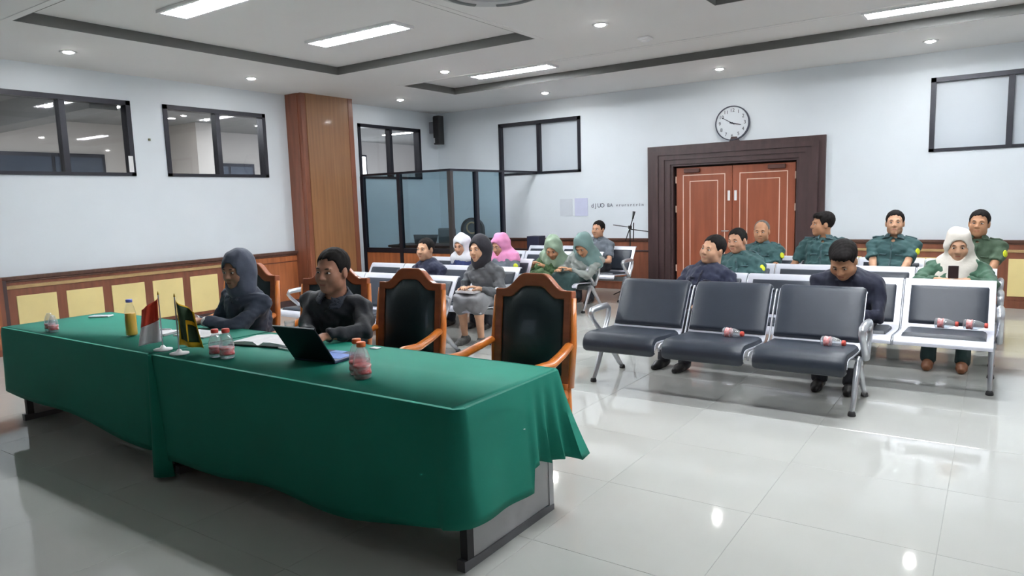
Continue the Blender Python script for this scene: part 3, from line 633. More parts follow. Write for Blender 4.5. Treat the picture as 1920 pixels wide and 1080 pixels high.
# open notebook
t = thing('notebook', 'open notebook with white pages beside the laptop', 'notebook', (-3.76, 2.74, ZT), math.radians(12))
MB().rbox(-0.235, 0.235, -0.125, 0.125, 0, 0.008, 0.002, 1).build('cover', M_BLACK, t)
for s in (-1, 1):
    prof = [(s*0.004, 0.009), (s*0.04, 0.030), (s*0.10, 0.032), (s*0.22, 0.020), (s*0.225, 0.009)]
    MB().prism(prof if s > 0 else prof[::-1], 'y', -0.118, 0.118).build('page_block', M_PAPER, t)
tag(MB().tube([(-0.07, 0, 0.006), (0.07, 0, 0.006)], [0.005, 0.006], 8).build('pen', M_WHITE, None, smooth=True, loc=(-3.50, 2.645, ZT), rotz=math.radians(-5)), 'white pen on green cloth between notebook and laptop', 'pen')
t = thing('water_glass', 'clear tumbler standing behind the notebook', 'glass', (-3.80, 2.92, ZT))
MB().lathe([(0.026, 0), (0.034, 0.11), (0.032, 0.11), (0.024, 0.006)], 24).build('tumbler', M_BOT, t, smooth=True); MB().lathe([(0.024, 0.007), (0.029, 0.07), (0.0285, 0.071)], 20).build('water', M_WATER, t, smooth=True)
tag(MB().rbox(-0.03, 0.03, -0.02, 0.02, 0, 0.004, 0.001, 1).build('name_card', M_PAPER, None, loc=(-3.03, 2.93, ZT)), 'tiny white card on green cloth behind the bottles', 'card')
# laptop: lid seen from behind
t = thing('laptop', 'dark laptop with its lid back towards the camera', 'laptop', (-3.08, 2.53, ZT), math.radians(5))
MB().rbox(-0.155, 0.155, -0.02, 0.21, 0.0, 0.016, 0.004, 2).build('base', mat('laptop_body', (58, 66, 92), 0.4, metal=0.4), t)
MB().box(-0.14, 0.14, 0.03, 0.14, 0.016, 0.018).build('keyboard', mat('keys', (96, 124, 190), 0.5, var=0.2, scale=60), t); MB().box(-0.045, 0.045, 0.15, 0.20, 0.016, 0.0175).build('touchpad', mat('touchpad', (124, 150, 206), 0.4), t)
lid = MB().rbox(-0.155, 0.155, -0.005, 0.005, 0.0, 0.245, 0.004, 2).build('lid', mat('laptop_lid', (24, 30, 44), 0.42, metal=0.3, var=0.05), t); lid.location = (0, -0.018, 0.012); lid.rotation_euler = (math.radians(34), 0, 0)
MB().box(-0.14, 0.14, 0.005, 0.006, 0.014, 0.232).build('screen', emis('laptop_screen', (0.55, 0.68, 0.95), 0.5), lid); MB().box(-0.153, 0.153, -0.0035, 0.0035, 0.2448, 0.247).build('lid_edge', M_CHROME, lid)
# ================================================================== WOODEN ARMCHAIRS AT THE HEAD TABLE
M_CH_W = mat('chair_wood', (204, 116, 42), 0.32, var=0.2, scale=4, stretch=(4, 4, 0.8), coat=0.3); M_CH_W2 = mat('chair_wood_red', (160, 88, 54), 0.32, var=0.2, scale=4, stretch=(1, 4, 4), coat=0.3)
M_LEA = mat('green_black_leather', (26, 40, 44), 0.38, var=0.1, bump=0.08, bscale=90, coat=0.1)
def camel(w, z0, zs, zt, n=28):
    """outline of the back: straight sides, camelback top"""
    pts = [(-w, z0), (w, z0)]
    for k in range(n+1):
        u = 1-2*k/n; a = abs(u); h = zs+(zt-zs)*(0.5+0.5*math.cos(math.pi*min(1, max(0, (a-0.22)/0.56)))); pts.append((w*u, h))
    return pts
def make_armchair(label, x, y, rz):
    t = thing('wooden_armchair', label, 'chair', (x, y, 0), rz, 'wooden armchairs at the head table')
    # local: back plane at y=0, sitter faces -y
    def tilt(o): o.rotation_euler = (math.radians(-7), 0, 0); o.location = (0, 0.0, 0.45); return o
    out = camel(0.28, 0.0, 0.585, 0.69); inn = camel(0.224, 0.05, 0.53, 0.605)
    # crest and stiles
    fr = MB().ring_prism(out, inn, 'y', -0.03, 0.035); bf = tilt(fr.build('back_frame', M_CH_W2, t)); bv = bf.modifiers.new('bevel', 'BEVEL'); bv.width = 0.008; bv.segments = 2; bv.limit_method = 'ANGLE'
    # padded leather panel, domed
    b = MB(); rows = []
    for j in range(15):
        v = j/14; row = []
        for i in range(17):
            u = -1+2*i/16; a = abs(u); top = 0.53+(0.605-0.53)*(0.5+0.5*math.cos(math.pi*min(1, max(0, (a-0.22)/0.56)))); z = 0.05+(top-0.05)*v
            dome = (1-abs(u)**3.5)*(1-abs(2*v-1)**3.5); row.append((0.224*u, -0.022-0.045*dome, z))
        rows.append(row)
    b.grid(rows); tilt(b.build('back_cushion', M_LEA, t, smooth=True)); tilt(MB().prism(inn, 'y', 0.0, 0.02).build('back_board', M_CH_W2, t))
    for s in (-1, 1):
        tilt(MB().tube([(s*0.282, 0, -0.02), (s*0.292, -0.005, 0.25), (s*0.285, -0.005, 0.54)], [0.03, 0.032, 0.022], 10, flat=((1, 0, 0), 0.6)).build('side_stile', M_CH_W, t, smooth=True))
        MB().tube([(s*0.285, -0.02, 0.70), (s*0.305, -0.16, 0.672), (s*0.32, -0.32, 0.648), (s*0.315, -0.47, 0.655), (s*0.30, -0.54, 0.635), (s*0.295, -0.555, 0.60)], [0.03, 0.032, 0.034, 0.036, 0.033, 0.022], 12, flat=((0, 0, 1), 0.75)).build('armrest', M_CH_W, t, smooth=True)
        MB().tube([(s*0.30, -0.50, 0.63), (s*0.29, -0.44, 0.54), (s*0.275, -0.47, 0.42)], [0.022, 0.02, 0.026], 10).build('arm_post', M_CH_W, t, smooth=True)
        MB().tube([(s*0.26, -0.50, 0.42), (s*0.265, -0.51, 0.2), (s*0.26, -0.49, 0.0)], [0.032, 0.026, 0.02], 10).build('leg', M_CH_W, t, smooth=True)
        MB().tube([(s*0.255, -0.01, 0.46), (s*0.255, 0.01, 0.2), (s*0.255, 0.06, 0.0)], [0.03, 0.026, 0.02], 10).build('leg', M_CH_W, t, smooth=True)
    MB().rbox(-0.275, 0.275, -0.53, 0.02, 0.36, 0.42, 0.012).build('seat_frame', M_CH_W, t)
    MB().rbox(-0.25, 0.25, -0.51, -0.03, 0.415, 0.48, 0.03, 3).build('seat', M_LEA, t, smooth=True)
    return t
make_armchair('empty wooden armchair with dark leather back at the right end of the table', -2.44, 3.72, math.radians(3))
make_armchair('empty wooden armchair with dark leather back, right of the man with laptop', -3.52, 3.74, math.radians(6))
make_armchair('wooden armchair of the man with the laptop', -4.33, 3.76, math.radians(22))
make_armchair('wooden armchair of the woman in slate hijab', -5.33, 3.68, math.radians(12))

# ================================================================== BEAM BENCHES
def bench_meshes(framed, pitch):
    """shared meshes for one seat unit. local: back top at y=0, front towards -y"""
    W = pitch-0.055 if not framed else pitch-0.02; h = W/2
    side = [(-0.80, 0.375), (-0.79, 0.405), (-0.74, 0.425), (-0.55, 0.412), (-0.30, 0.400), (-0.23, 0.42), (-0.19, 0.47), (-0.10, 0.63), (-0.005, 0.79), (0.03, 0.80)]
    def smooth_path(p, n=4):
        P = [Vector((0,)+q) for q in p]; out = []
        for i in range(len(P)-1):
            p0, p1, p2, p3 = P[max(i-1, 0)], P[i], P[i+1], P[min(i+2, len(P)-1)]
            for k in range(n):
                t_ = k/n; out.append(0.5*((2*p1)+(-p0+p2)*t_+(2*p0-5*p1+4*p2-p3)*t_*t_+(-p0+3*p1-3*p2+p3)*t_**3))
        out.append(P[-1]); return [(q.y, q.z) for q in out]
    path = smooth_path(side)
    def sheet(path, hw, th, rnd=0.0):
        """thick sheet following the profile path; th offset along the normal (up/forward)"""
        top = []
        for i, (y, z) in enumerate(path):
            a = path[max(i-1, 0)]; c = path[min(i+1, len(path)-1)]; d = Vector((c[0]-a[0], c[1]-a[1])).normalized(); n = Vector((-d.y, d.x))
            top.append((y+n.x*th, z+n.y*th))
        poly = path+top[::-1]
        return MB().prism(poly, 'x', -hw, hw)
    shell = sheet(path, h, 0.012)
    # pads: seat and back parts of the profile
    def arc(path, a, b):
        out = []
        for y, z in path:
            out.append((y, z))
        return out
    def pad(pa, hw, th, lift):
        """cushion: sections swollen along normal with rounded borders"""
        n = len(pa); rows = []; L = [0]
        for i in range(1, n): L.append(L[-1]+math.dist(pa[i], pa[i-1]))
        us = [-1, -0.97, -0.9, -0.6, 0, 0.6, 0.9, 0.97, 1]
        for i, (y, z) in enumerate(pa):
            a = pa[max(i-1, 0)]; c = pa[min(i+1, n-1)]; d = Vector((c[0]-a[0], c[1]-a[1])).normalized(); nn = Vector((-d.y, d.x)); e = min(L[i], L[-1]-L[i]); ev = min(1, e/0.03); ev = math.sqrt(max(0, 1-(1-ev)**2)); row = []
            for u in us:
                eu = min(1, (1-abs(u))/0.1); eu = math.sqrt(max(0, 1-(1-eu)**2)); o = lift+th*min(ev, 1)*eu*1.0; row.append((hw*u, y+nn.x*o, z+nn.y*o))
            rows.append(row)
        b = MB(); b.grid(rows, flip=True); 
        return b
    iseat = [q for q in path if q[0] <= -0.262]; iback = [q for q in path if q[0] >= -0.205 and q[1] > 0.44]
    def dense(p, m=3):
        o = []
        for a, c in zip(p, p[1:]):
            for k in range(m): o.append((a[0]+(c[0]-a[0])*k/m, a[1]+(c[1]-a[1])*k/m))
        return o+[p[-1]]
    if framed:
        iseat = [q for q in iseat if q[0] > -0.755]; iback = [q for q in iback if q[1] < 0.775]; ph = h-0.045
    else:
        iback = iback+[(0.045, 0.792), (0.05, 0.77)]; iseat = [(-0.785, 0.355), (-0.80, 0.365)]+iseat; ph = h-0.004
    return dict(shell=shell, seat_pad=pad(dense(iseat), ph, 0.03 if framed else 0.045, 0.011), back_pad=pad(dense(iback), ph, 0.025 if framed else 0.035, 0.011), pitch=pitch, h=h, path=path)
def make_bench(label, xr, yb, n, pitch, framed, armL=True, armR=True, dy=0.0):
    """xr = right end X, yb = Y of the back top, n seats"""
    D = bench_cache.setdefault((framed, pitch), None)
    if D is None:
        D = bench_meshes(framed, pitch)
        for k, m in (('shell', M_SHELL), ('seat_pad', M_PAD), ('back_pad', M_PAD)):
            o = D[k].build('tmp', m, None, smooth=True, angle=40); D[k+'_me'] = o.data; o.data.name = k; bpy.data.objects.remove(o)
        bk = [(y-0.0, z) for y, z in D['path']]
        br = MB().tube([(0, y, z-0.006) for y, z in bk], 0.014, 6, flat=((1, 0, 0), 0.6)).build('tmp', M_CHROME, None, smooth=True); D['bracket_me'] = br.data; bpy.data.objects.remove(br)
        lg = MB()
        lg.tube([(0, -0.40, 0.34), (0, -0.47, 0.24), (0, -0.56, 0.09), (0, -0.615, 0.02)], [0.036, 0.032, 0.026, 0.022], 10, flat=((1, 0, 0), 0.7)); lg.tube([(0, -0.36, 0.34), (0, -0.26, 0.24), (0, -0.12, 0.09), (0, -0.045, 0.02)], [0.036, 0.032, 0.026, 0.022], 10, flat=((1, 0, 0), 0.7))
        lg.tube([(0, -0.40, 0.33), (0, -0.38, 0.36), (0, -0.36, 0.33)], 0.03, 10)
        o = lg.build('tmp', M_CHROME, None, smooth=True); D['leg_me'] = o.data; bpy.data.objects.remove(o)
        ft = MB(); 
        for yy in (-0.62, -0.04): ft.lathe([(0.026, 0), (0.028, 0.006), (0.024, 0.028), (0.016, 0.034)], 12, (0, yy, 0))
        o = ft.build('tmp', M_RUBBER, None, smooth=True); D['foot_me'] = o.data; bpy.data.objects.remove(o)
        arm = MB().tube([(0, -0.36, 0.37), (0, -0.42, 0.44), (0, -0.54, 0.545), (0, -0.575, 0.59), (0, -0.55, 0.62), (0, -0.42, 0.628), (0, -0.26, 0.625), (0, -0.215, 0.60), (0, -0.23, 0.52), (0, -0.30, 0.42), (0, -0.34, 0.37)],
                        [0.026, 0.024, 0.024, 0.026, 0.028, 0.03, 0.028, 0.026, 0.024, 0.024, 0.026], 10, flat=((0, 1, 0), 0.62)); o = arm.build('tmp', M_CHROME, None, smooth=True); D['arm_me'] = o.data; bpy.data.objects.remove(o)
        bench_cache[(framed, pitch)] = D
    t = thing('waiting_bench', label, 'bench', (xr, yb, 0), 0, 'beam seating in the room')
    Ltot = n*pitch
    for i in range(n):
        xc = -pitch*(i+0.5)
        s = link('seat_shell', D['shell_me'], t, (xc, 0, 0)); link('seat_pad', D['seat_pad_me'], s); link('back_pad', D['back_pad_me'], s)
    for i in range(1, n): link('bracket', D['bracket_me'], t, (-pitch*i, 0, 0))
    MB().rbox(-Ltot+0.03, -0.03, -0.425, -0.345, 0.30, 0.37, 0.008).build('beam', M_CHROME, t)
    for x in (-Ltot+0.06-(0.04), -0.02):
        l = link('leg', D['leg_me'], t, (x, 0, 0)); link('rubber_foot', D['foot_me'], l)
    if armR: link('armrest', D['arm_me'], t, (0.025, 0, 0))
    if armL: link('armrest', D['arm_me'], t, (-Ltot-0.025, 0, 0))
    return t
bench_cache = {}
make_bench('front grey padded three-seat bench with two drink bottles lying on it', -0.785, 6.0, 3, 0.705, False)
make_bench('silver-framed four-seat bench behind the front bench, with head-bowed man', 0.02, 7.05, 4, 0.68, True)
make_bench('silver-framed four-seat bench of the woman in cream hijab', 0.02, 8.10, 4, 0.68, True)
make_bench('rearmost silver-framed bench by the door, seating four uniformed men', 0.02, 9.15, 4, 0.68, True)
make_bench('nearest silver-framed bench of the left block, empty, behind the wooden armchairs', -4.73, 5.85, 3, 0.70, True)
make_bench('silver-framed bench of left block seating the woman in grey jacket', -4.63, 6.90, 4, 0.62, True)
make_bench('silver-framed bench of left block seating the white and pink hijab women', -5.13, 7.95, 3, 0.62, True)
make_bench('silver-framed bench of left block seating two women in green hijabs', -4.75, 9.26, 3, 0.68, True)
make_bench('rearmost silver-framed bench of left block at the back wall', -4.75, 10.40, 3, 0.68, True)
# bottles lying on the seats
def lying(label, x, y, rz): 
    return small_bottle(label, x, y, 0.492, M_CAPR, 0.17, (math.pi/2, 0, rz), 'drink bottles left on the benches')
lying('red-capped drink bottle lying on the middle seat of front bench', -1.80, 5.60, math.radians(82)); lying('red-capped drink bottle lying on the right seat of front bench', -1.05, 5.56, math.radians(82))
lying('drink bottle lying on the empty framed seat, left of two', -0.40, 6.72, math.radians(86)); lying('drink bottle lying on the empty framed seat, right of two', -0.20, 6.74, math.radians(84))
# ================================================================== PEOPLE
# surfaces are grown from signed distance fields so that limbs, torso, neck and head join smoothly
def snets(F, xs, ys, zs):
    """surface nets on a rectilinear grid -> verts (n,3), quads (m,4)"""
    nx, ny, nz = F.shape; I = F < 0
    cnt = np.zeros((nx-1, ny-1, nz-1), np.int8)
    for a in (0, 1):
        for b in (0, 1):
            for c in (0, 1): cnt += I[a:nx-1+a, b:ny-1+b, c:nz-1+c]
    act = (cnt > 0) & (cnt < 8); idx = -np.ones(act.shape, np.int64); ci = np.argwhere(act); idx[act] = np.arange(len(ci))
    S = np.zeros((len(ci), 3)); N = np.zeros(len(ci)); g = (xs, ys, zs); cx, cy, cz = ci.T
    for ax in range(3):
        o1, o2 = [k for k in range(3) if k != ax]
        for a in (0, 1):
            for b in (0, 1):
                d0 = [cx.copy(), cy.copy(), cz.copy()]; d0[o1] = d0[o1]+a; d0[o2] = d0[o2]+b; d1 = [q.copy() for q in d0]; d1[ax] = d1[ax]+1
                f0 = F[d0[0], d0[1], d0[2]]; f1 = F[d1[0], d1[1], d1[2]]; cr = (f0 < 0) != (f1 < 0); t = np.where(cr, f0/np.where(cr, f0-f1, 1), 0)
                p = np.zeros((len(ci), 3)); p[:, ax] = g[ax][d0[ax]]+t*(g[ax][d1[ax]]-g[ax][d0[ax]]); p[:, o1] = g[o1][d0[o1]]; p[:, o2] = g[o2][d0[o2]]
                S[cr] += p[cr]; N[cr] += 1
    V = S/N[:, None]; Q = []
    for ax in range(3):
        o1, o2 = (ax+1) % 3, (ax+2) % 3
        sl0 = [slice(None)]*3; sl1 = [slice(None)]*3; sl0[ax] = slice(0, -1); sl1[ax] = slice(1, None)
        A = I[tuple(sl0)]; B = I[tuple(sl1)]; e = np.argwhere(A != B); e = e[(e[:, o1] > 0) & (e[:, o2] > 0) & (e[:, o1] < F.shape[o1]-1) & (e[:, o2] < F.shape[o2]-1)]
        fl = A[e[:, 0], e[:, 1], e[:, 2]]
        def cc(a, b):
            q = e.copy(); q[:, o1] -= a; q[:, o2] -= b; return idx[q[:, 0], q[:, 1], q[:, 2]]
        q = np.stack([cc(1, 1), cc(0, 1), cc(0, 0), cc(1, 0)], 1); q[~fl] = q[~fl][:, ::-1]; Q.append(q)
    return V, np.concatenate(Q)
class SDF:
    def __init__(s, lo, hi, h):
        s.g = [np.arange(a, b+h, h) for a, b in zip(lo, hi)]; s.h = h; s.F = np.full([len(a) for a in s.g], 0.08)
    def _sl(s, lo, hi):
        out = []
        for k in range(3):
            a = max(0, np.searchsorted(s.g[k], lo[k])-1); b = min(len(s.g[k]), np.searchsorted(s.g[k], hi[k])+1)
            if b <= a: return None
            out.append(slice(a, b))
        return tuple(out)
    def _pts(s, sl): return np.meshgrid(s.g[0][sl[0]], s.g[1][sl[1]], s.g[2][sl[2]], indexing='ij')
    def apply(s, lo, hi, fn, k=0.03, mode='add'):
        m = 0.09; sl = s._sl([a-m for a in lo], [b+m for b in hi])
        if sl is None: return
        X, Y, Z = s._pts(sl); d = fn(X, Y, Z); A = s.F[sl]
        if mode == 'add':
            h_ = np.maximum(k-np.abs(A-d), 0)/k if k > 0 else 0; s.F[sl] = np.minimum(A, d)-(h_*h_*k*0.25 if k > 0 else 0)
        elif mode == 'sub':
            h_ = np.maximum(k-np.abs(A+d), 0)/k if k > 0 else 0; s.F[sl] = np.maximum(A, -d)+(h_*h_*k*0.25 if k > 0 else 0)
    def cone(s, a, b, ra, rb, k=0.03, clip=None, mode='add'):
        a = np.asarray(a, float); b = np.asarray(b, float); r = max(ra, rb); ab = b-a; L = ab@ab+1e-9
        def fn(X, Y, Z):
            px, py, pz = X-a[0], Y-a[1], Z-a[2]; t = np.clip((px*ab[0]+py*ab[1]+pz*ab[2])/L, 0, 1)
            d = np.sqrt((px-t*ab[0])**2+(py-t*ab[1])**2+(pz-t*ab[2])**2)-(ra+t*(rb-ra))
            if clip is not None:
                for (q, n) in clip: d = np.maximum(d, (X-q[0])*n[0]+(Y-q[1])*n[1]+(Z-q[2])*n[2])
            return d
        s.apply(np.minimum(a, b)-r, np.maximum(a, b)+r, fn, k, mode)
    def ell(s, c, r, R=None, k=0.03, clip=None, mode='add'):
        c = np.asarray(c, float); m = max(r)
        def fn(X, Y, Z):
            px, py, pz = X-c[0], Y-c[1], Z-c[2]
            if R is not None: px, py, pz = (px*R[0][0]+py*R[0][1]+pz*R[0][2], px*R[1][0]+py*R[1][1]+pz*R[1][2], px*R[2][0]+py*R[2][1]+pz*R[2][2])
            k0 = np.sqrt((px/r[0])**2+(py/r[1])**2+(pz/r[2])**2); k1 = np.sqrt((px/r[0]**2)**2+(py/r[1]**2)**2+(pz/r[2]**2)**2)+1e-9
            d = k0*(k0-1)/k1
            if clip is not None:
                for (q, n) in clip: d = np.maximum(d, (X-q[0])*n[0]+(Y-q[1])*n[1]+(Z-q[2])*n[2])
            return d
        s.apply(c-m, c+m, fn, k, mode)
    def cut(s, q, n):
        X, Y, Z = np.meshgrid(*s.g, indexing='ij'); s.F = np.maximum(s.F, (X-q[0])*n[0]+(Y-q[1])*n[1]+(Z-q[2])*n[2])
    def folds(s, amp, wl, seed):
        rs = np.random.RandomState(seed); X, Y, Z = np.meshgrid(*s.g, indexing='ij'); w = 0
        for i in range(5):
            d = rs.normal(size=3); d /= np.linalg.norm(d); l = wl*(0.6+rs.rand()*1.0); w = w+np.sin((X*d[0]+Y*d[1]+Z*d[2])*2*math.pi/l+rs.rand()*6+1.2*np.sin(X*9+Z*7+i))
        s.F = s.F+amp*w/2.0
    def mesh(s): return snets(s.F, *s.g)
def to_obj(name, parts, m, parent=None, mtx=None):
    """parts: list of (V, Q) in one coordinate system -> one mesh object"""
    V = []; Q = []; n = 0
    for v, q in parts: V.append(v); Q.append(q+n); n += len(v)
    V = np.concatenate(V); Q = np.concatenate(Q)
    me = bpy.data.meshes.new(name); me.vertices.add(len(V)); me.vertices.foreach_set('co', V.astype(np.float32).ravel())
    me.loops.add(len(Q)*4); me.loops.foreach_set('vertex_index', Q.astype(np.int32).ravel())
    me.polygons.add(len(Q)); me.polygons.foreach_set('loop_start', np.arange(0, len(Q)*4, 4, dtype=np.int32))
    me.polygons.foreach_set('use_smooth', np.ones(len(Q), bool)); me.update(calc_edges=True); me.validate()
    me.materials.append(m); return link(name, me, parent)
def xf(part, c, B, sc=1.0):
    """transform head-local (l, f, u) vertices into person space; B rows = l, f, u axes"""
    v, q = part; v2 = np.asarray(c)+(v*sc)@np.asarray(B)
    return (v2, q)

# ---- head, hair and hands in their own local frames (x = left, y = forward, z = up)
def head_part(fem=False, fat=1.0):
    s = SDF((-0.12, -0.13, -0.24), (0.12, 0.15, 0.15), 0.0052)
    s.ell((0, -0.018, 0.032), (0.077, 0.098, 0.088), k=0.02); s.ell((0, 0.028, -0.03), (0.062*fat, 0.066, 0.088), k=0.03)
    s.ell((0, 0.060, -0.093), (0.028*fat, 0.027, 0.022), k=0.03)
    for e in (-1, 1):
        s.ell((e*0.038*fat, 0.056, -0.032), (0.026*fat, 0.026, 0.03), k=0.03); s.ell((e*0.046*fat, 0.012, -0.072), (0.02*fat, 0.03, 0.024), k=0.03)
    s.cone((-0.036, 0.080, 0.022), (0.036, 0.080, 0.022), 0.010, 0.010, k=0.02)
    for e in (-1, 1): s.ell((e*0.031, 0.099, 0.004), (0.019, 0.016, 0.012), k=0.012, mode='sub')
    s.cone((0, 0.086, 0.012), (0, 0.108, -0.026), 0.008, 0.0125, k=0.014)
    for e in (-1, 1): s.ell((e*0.012, 0.098, -0.030), (0.009, 0.010, 0.008), k=0.008)
    s.cone((-0.018, 0.088, -0.056), (0.018, 0.088, -0.056), 0.006, 0.006, k=0.01); s.cone((-0.015, 0.087, -0.067), (0.015, 0.087, -0.067), 0.007, 0.007, k=0.01)
    s.cone((-0.022, 0.0965, -0.0615), (0.022, 0.0965, -0.0615), 0.0025, 0.0025, k=0.006, mode='sub')
    for e in (-1, 1): s.ell((e*0.078, -0.012, -0.008), (0.009, 0.020, 0.032), k=0.008)
    nr = 0.05 if fem else 0.058*fat
    s.cone((0, -0.025, -0.05), (0, -0.035, -0.23), nr, nr*1.08, k=0.03)
    return s.mesh()
def hair_part(style):
    s = SDF((-0.13, -0.15, -0.14), (0.13, 0.15, 0.17), 0.0055)
    X, Y, Z = np.meshgrid(*s.g, indexing='ij'); S = lambda t: np.clip(t, 0, 1)**2*(3-2*np.clip(t, 0, 1))
    nz = 0.006*np.sin(X*95+1)*np.sin(Y*70+2)+0.004*np.sin(X*210+Y*180)
    if style == 'receding':
        s.ell((0, -0.022, 0.031), (0.0825, 0.1025, 0.092), k=0.01); zl = 0.098-0.115*S((0.030-Y)/0.035)-0.045*S((-0.02-Y)/0.04)
        zl = zl+0.02*np.cos(X*38)*(Y > 0)
    else:
        s.ell((0, -0.022, 0.036), (0.0845, 0.106, 0.095), k=0.01)
        if style == 'full':
            s.ell((0.01, 0.040, 0.092), (0.060, 0.052, 0.034), k=0.03); s.ell((0, -0.04, 0.06), (0.088, 0.09, 0.08), k=0.02)
        zl = 0.072-0.085*S((0.052-Y)/0.030)-0.05*S((-0.02-Y)/0.04)+0.006*np.cos(X*60)
    s.F = np.maximum(s.F, (zl+nz-Z)*0.7)
    for e in (-1, 1): s.ell((e*0.088, -0.008, -0.012), (0.026, 0.024, 0.038), k=0.006, mode='sub')
    s.F = s.F+0.0018*np.sin(X*160+Y*70)*np.sin(Z*120+Y*150)
    return s.mesh()
def lens_part(c, r, n=10):
    """small ellipsoid"""
    us = np.linspace(0, math.pi, n); vsx = np.linspace(0, 2*math.pi, 2*n, endpoint=False); V = []; Q = []
    for u in us:
        for v in vsx: V.append((c[0]+r[0]*math.sin(u)*math.cos(v), c[1]+r[1]*math.sin(u)*math.sin(v), c[2]+r[2]*math.cos(u)))
    m = 2*n
    for i in range(n-1):
        for k in range(m): Q.append((i*m+k, (i+1)*m+k, (i+1)*m+(k+1) % m, i*m+(k+1) % m))
    return np.array(V), np.array(Q)
def hand_part(curl, side, spread=1.0):
    """wrist at origin, fingers along +y, palm facing -z, thumb on the inner side (side=+1: left hand, thumb at -x)"""
    s = SDF((-0.10, -0.06, -0.10), (0.10, 0.22, 0.06), 0.0052); th = -side
    s.cone((0, -0.05, 0), (0, 0.01, 0), 0.026, 0.025, k=0.02); s.ell((0, 0.052, 0), (0.040, 0.052, 0.0155), k=0.02)
    for x, L in ((-0.030, 0.066), (-0.010, 0.078), (0.010, 0.083), (0.030, 0.074)):
        if th < 0: pass
        x2 = x*(-th)   # little finger away from the thumb
        a = np.array((x2, 0.092, 0.0)); d1 = np.array((x2*0.8*spread, 1, -math.tan(curl*0.55))); d1 /= np.linalg.norm(d1); b = a+d1*L*0.55
        d2 = np.array((x2*0.4, math.cos(curl*1.25), -math.sin(curl*1.25))); d2 /= np.linalg.norm(d2); c = b+d2*L*0.5
        s.cone(a-np.array((0, 0.01, 0)), b, 0.0098, 0.0088, k=0.007); s.cone(b, c, 0.0088, 0.0075, k=0.006)
    a = np.array((th*0.026, 0.022, -0.004)); b = np.array((th*0.058, 0.055, -0.016)); c = np.array((th*0.062, 0.088, -0.026*(1+curl*0.4))); s.cone(a, b, 0.014, 0.0115, k=0.012); s.cone(b, c, 0.0112, 0.009, k=0.006)
    return s.mesh()
HEADS = {}
def cached(key, fn, *a):
    if key not in HEADS: HEADS[key] = fn(*a)
    return HEADS[key]
def nv(v): v = np.asarray(v, float); return v/np.linalg.norm(v)
def ik(a, t, l1, l2, pole):
    a = np.asarray(a, float); t = np.asarray(t, float); d = t-a; L = np.linalg.norm(d); Lm = min(L, (l1+l2)*0.998); d = d/L; t2 = a+d*Lm
    x = (l1*l1-l2*l2+Lm*Lm)/(2*Lm); h = math.sqrt(max(0, l1*l1-x*x)); p = np.asarray(pole, float); p = p-d*(p@d); p = nv(p)
    return a+d*x+p*h, t2
def rot(yaw, pitch, roll):
    """basis rows l, f, u for a figure facing -y; yaw>0 turns towards +x, pitch>0 looks down, roll>0 tips the head towards +x"""
    M = Matrix.Rotation(yaw, 3, 'Z')@Matrix.Rotation(pitch, 3, 'X')@Matrix.Rotation(roll, 3, 'Y')
    return np.array([(M@Vector((1, 0, 0)))[:], (M@Vector((0, -1, 0)))[:], (M@Vector((0, 0, 1)))[:]])
def skin(tone): return mat('skin_%d_%d_%d' % tone, tone, 0.5, var=0.06, scale=14, spec=0.35)
M_HAIR = mat('hair_black', (24, 20, 20), 0.75, spec=0.2, var=0.2, scale=40, bump=0.2, bscale=200); M_HAIRG = mat('hair_grey', (92, 88, 84), 0.55, var=0.3, scale=40)
M_EYE = mat('eye_white', (214, 208, 204), 0.3); M_IRIS = mat('eye_dark', (30, 22, 20), 0.2); M_BROW = mat('brow', (40, 32, 30), 0.7); M_SHOE = mat('shoe_black', (26, 26, 30), 0.35, var=0.1)
PID = [0]
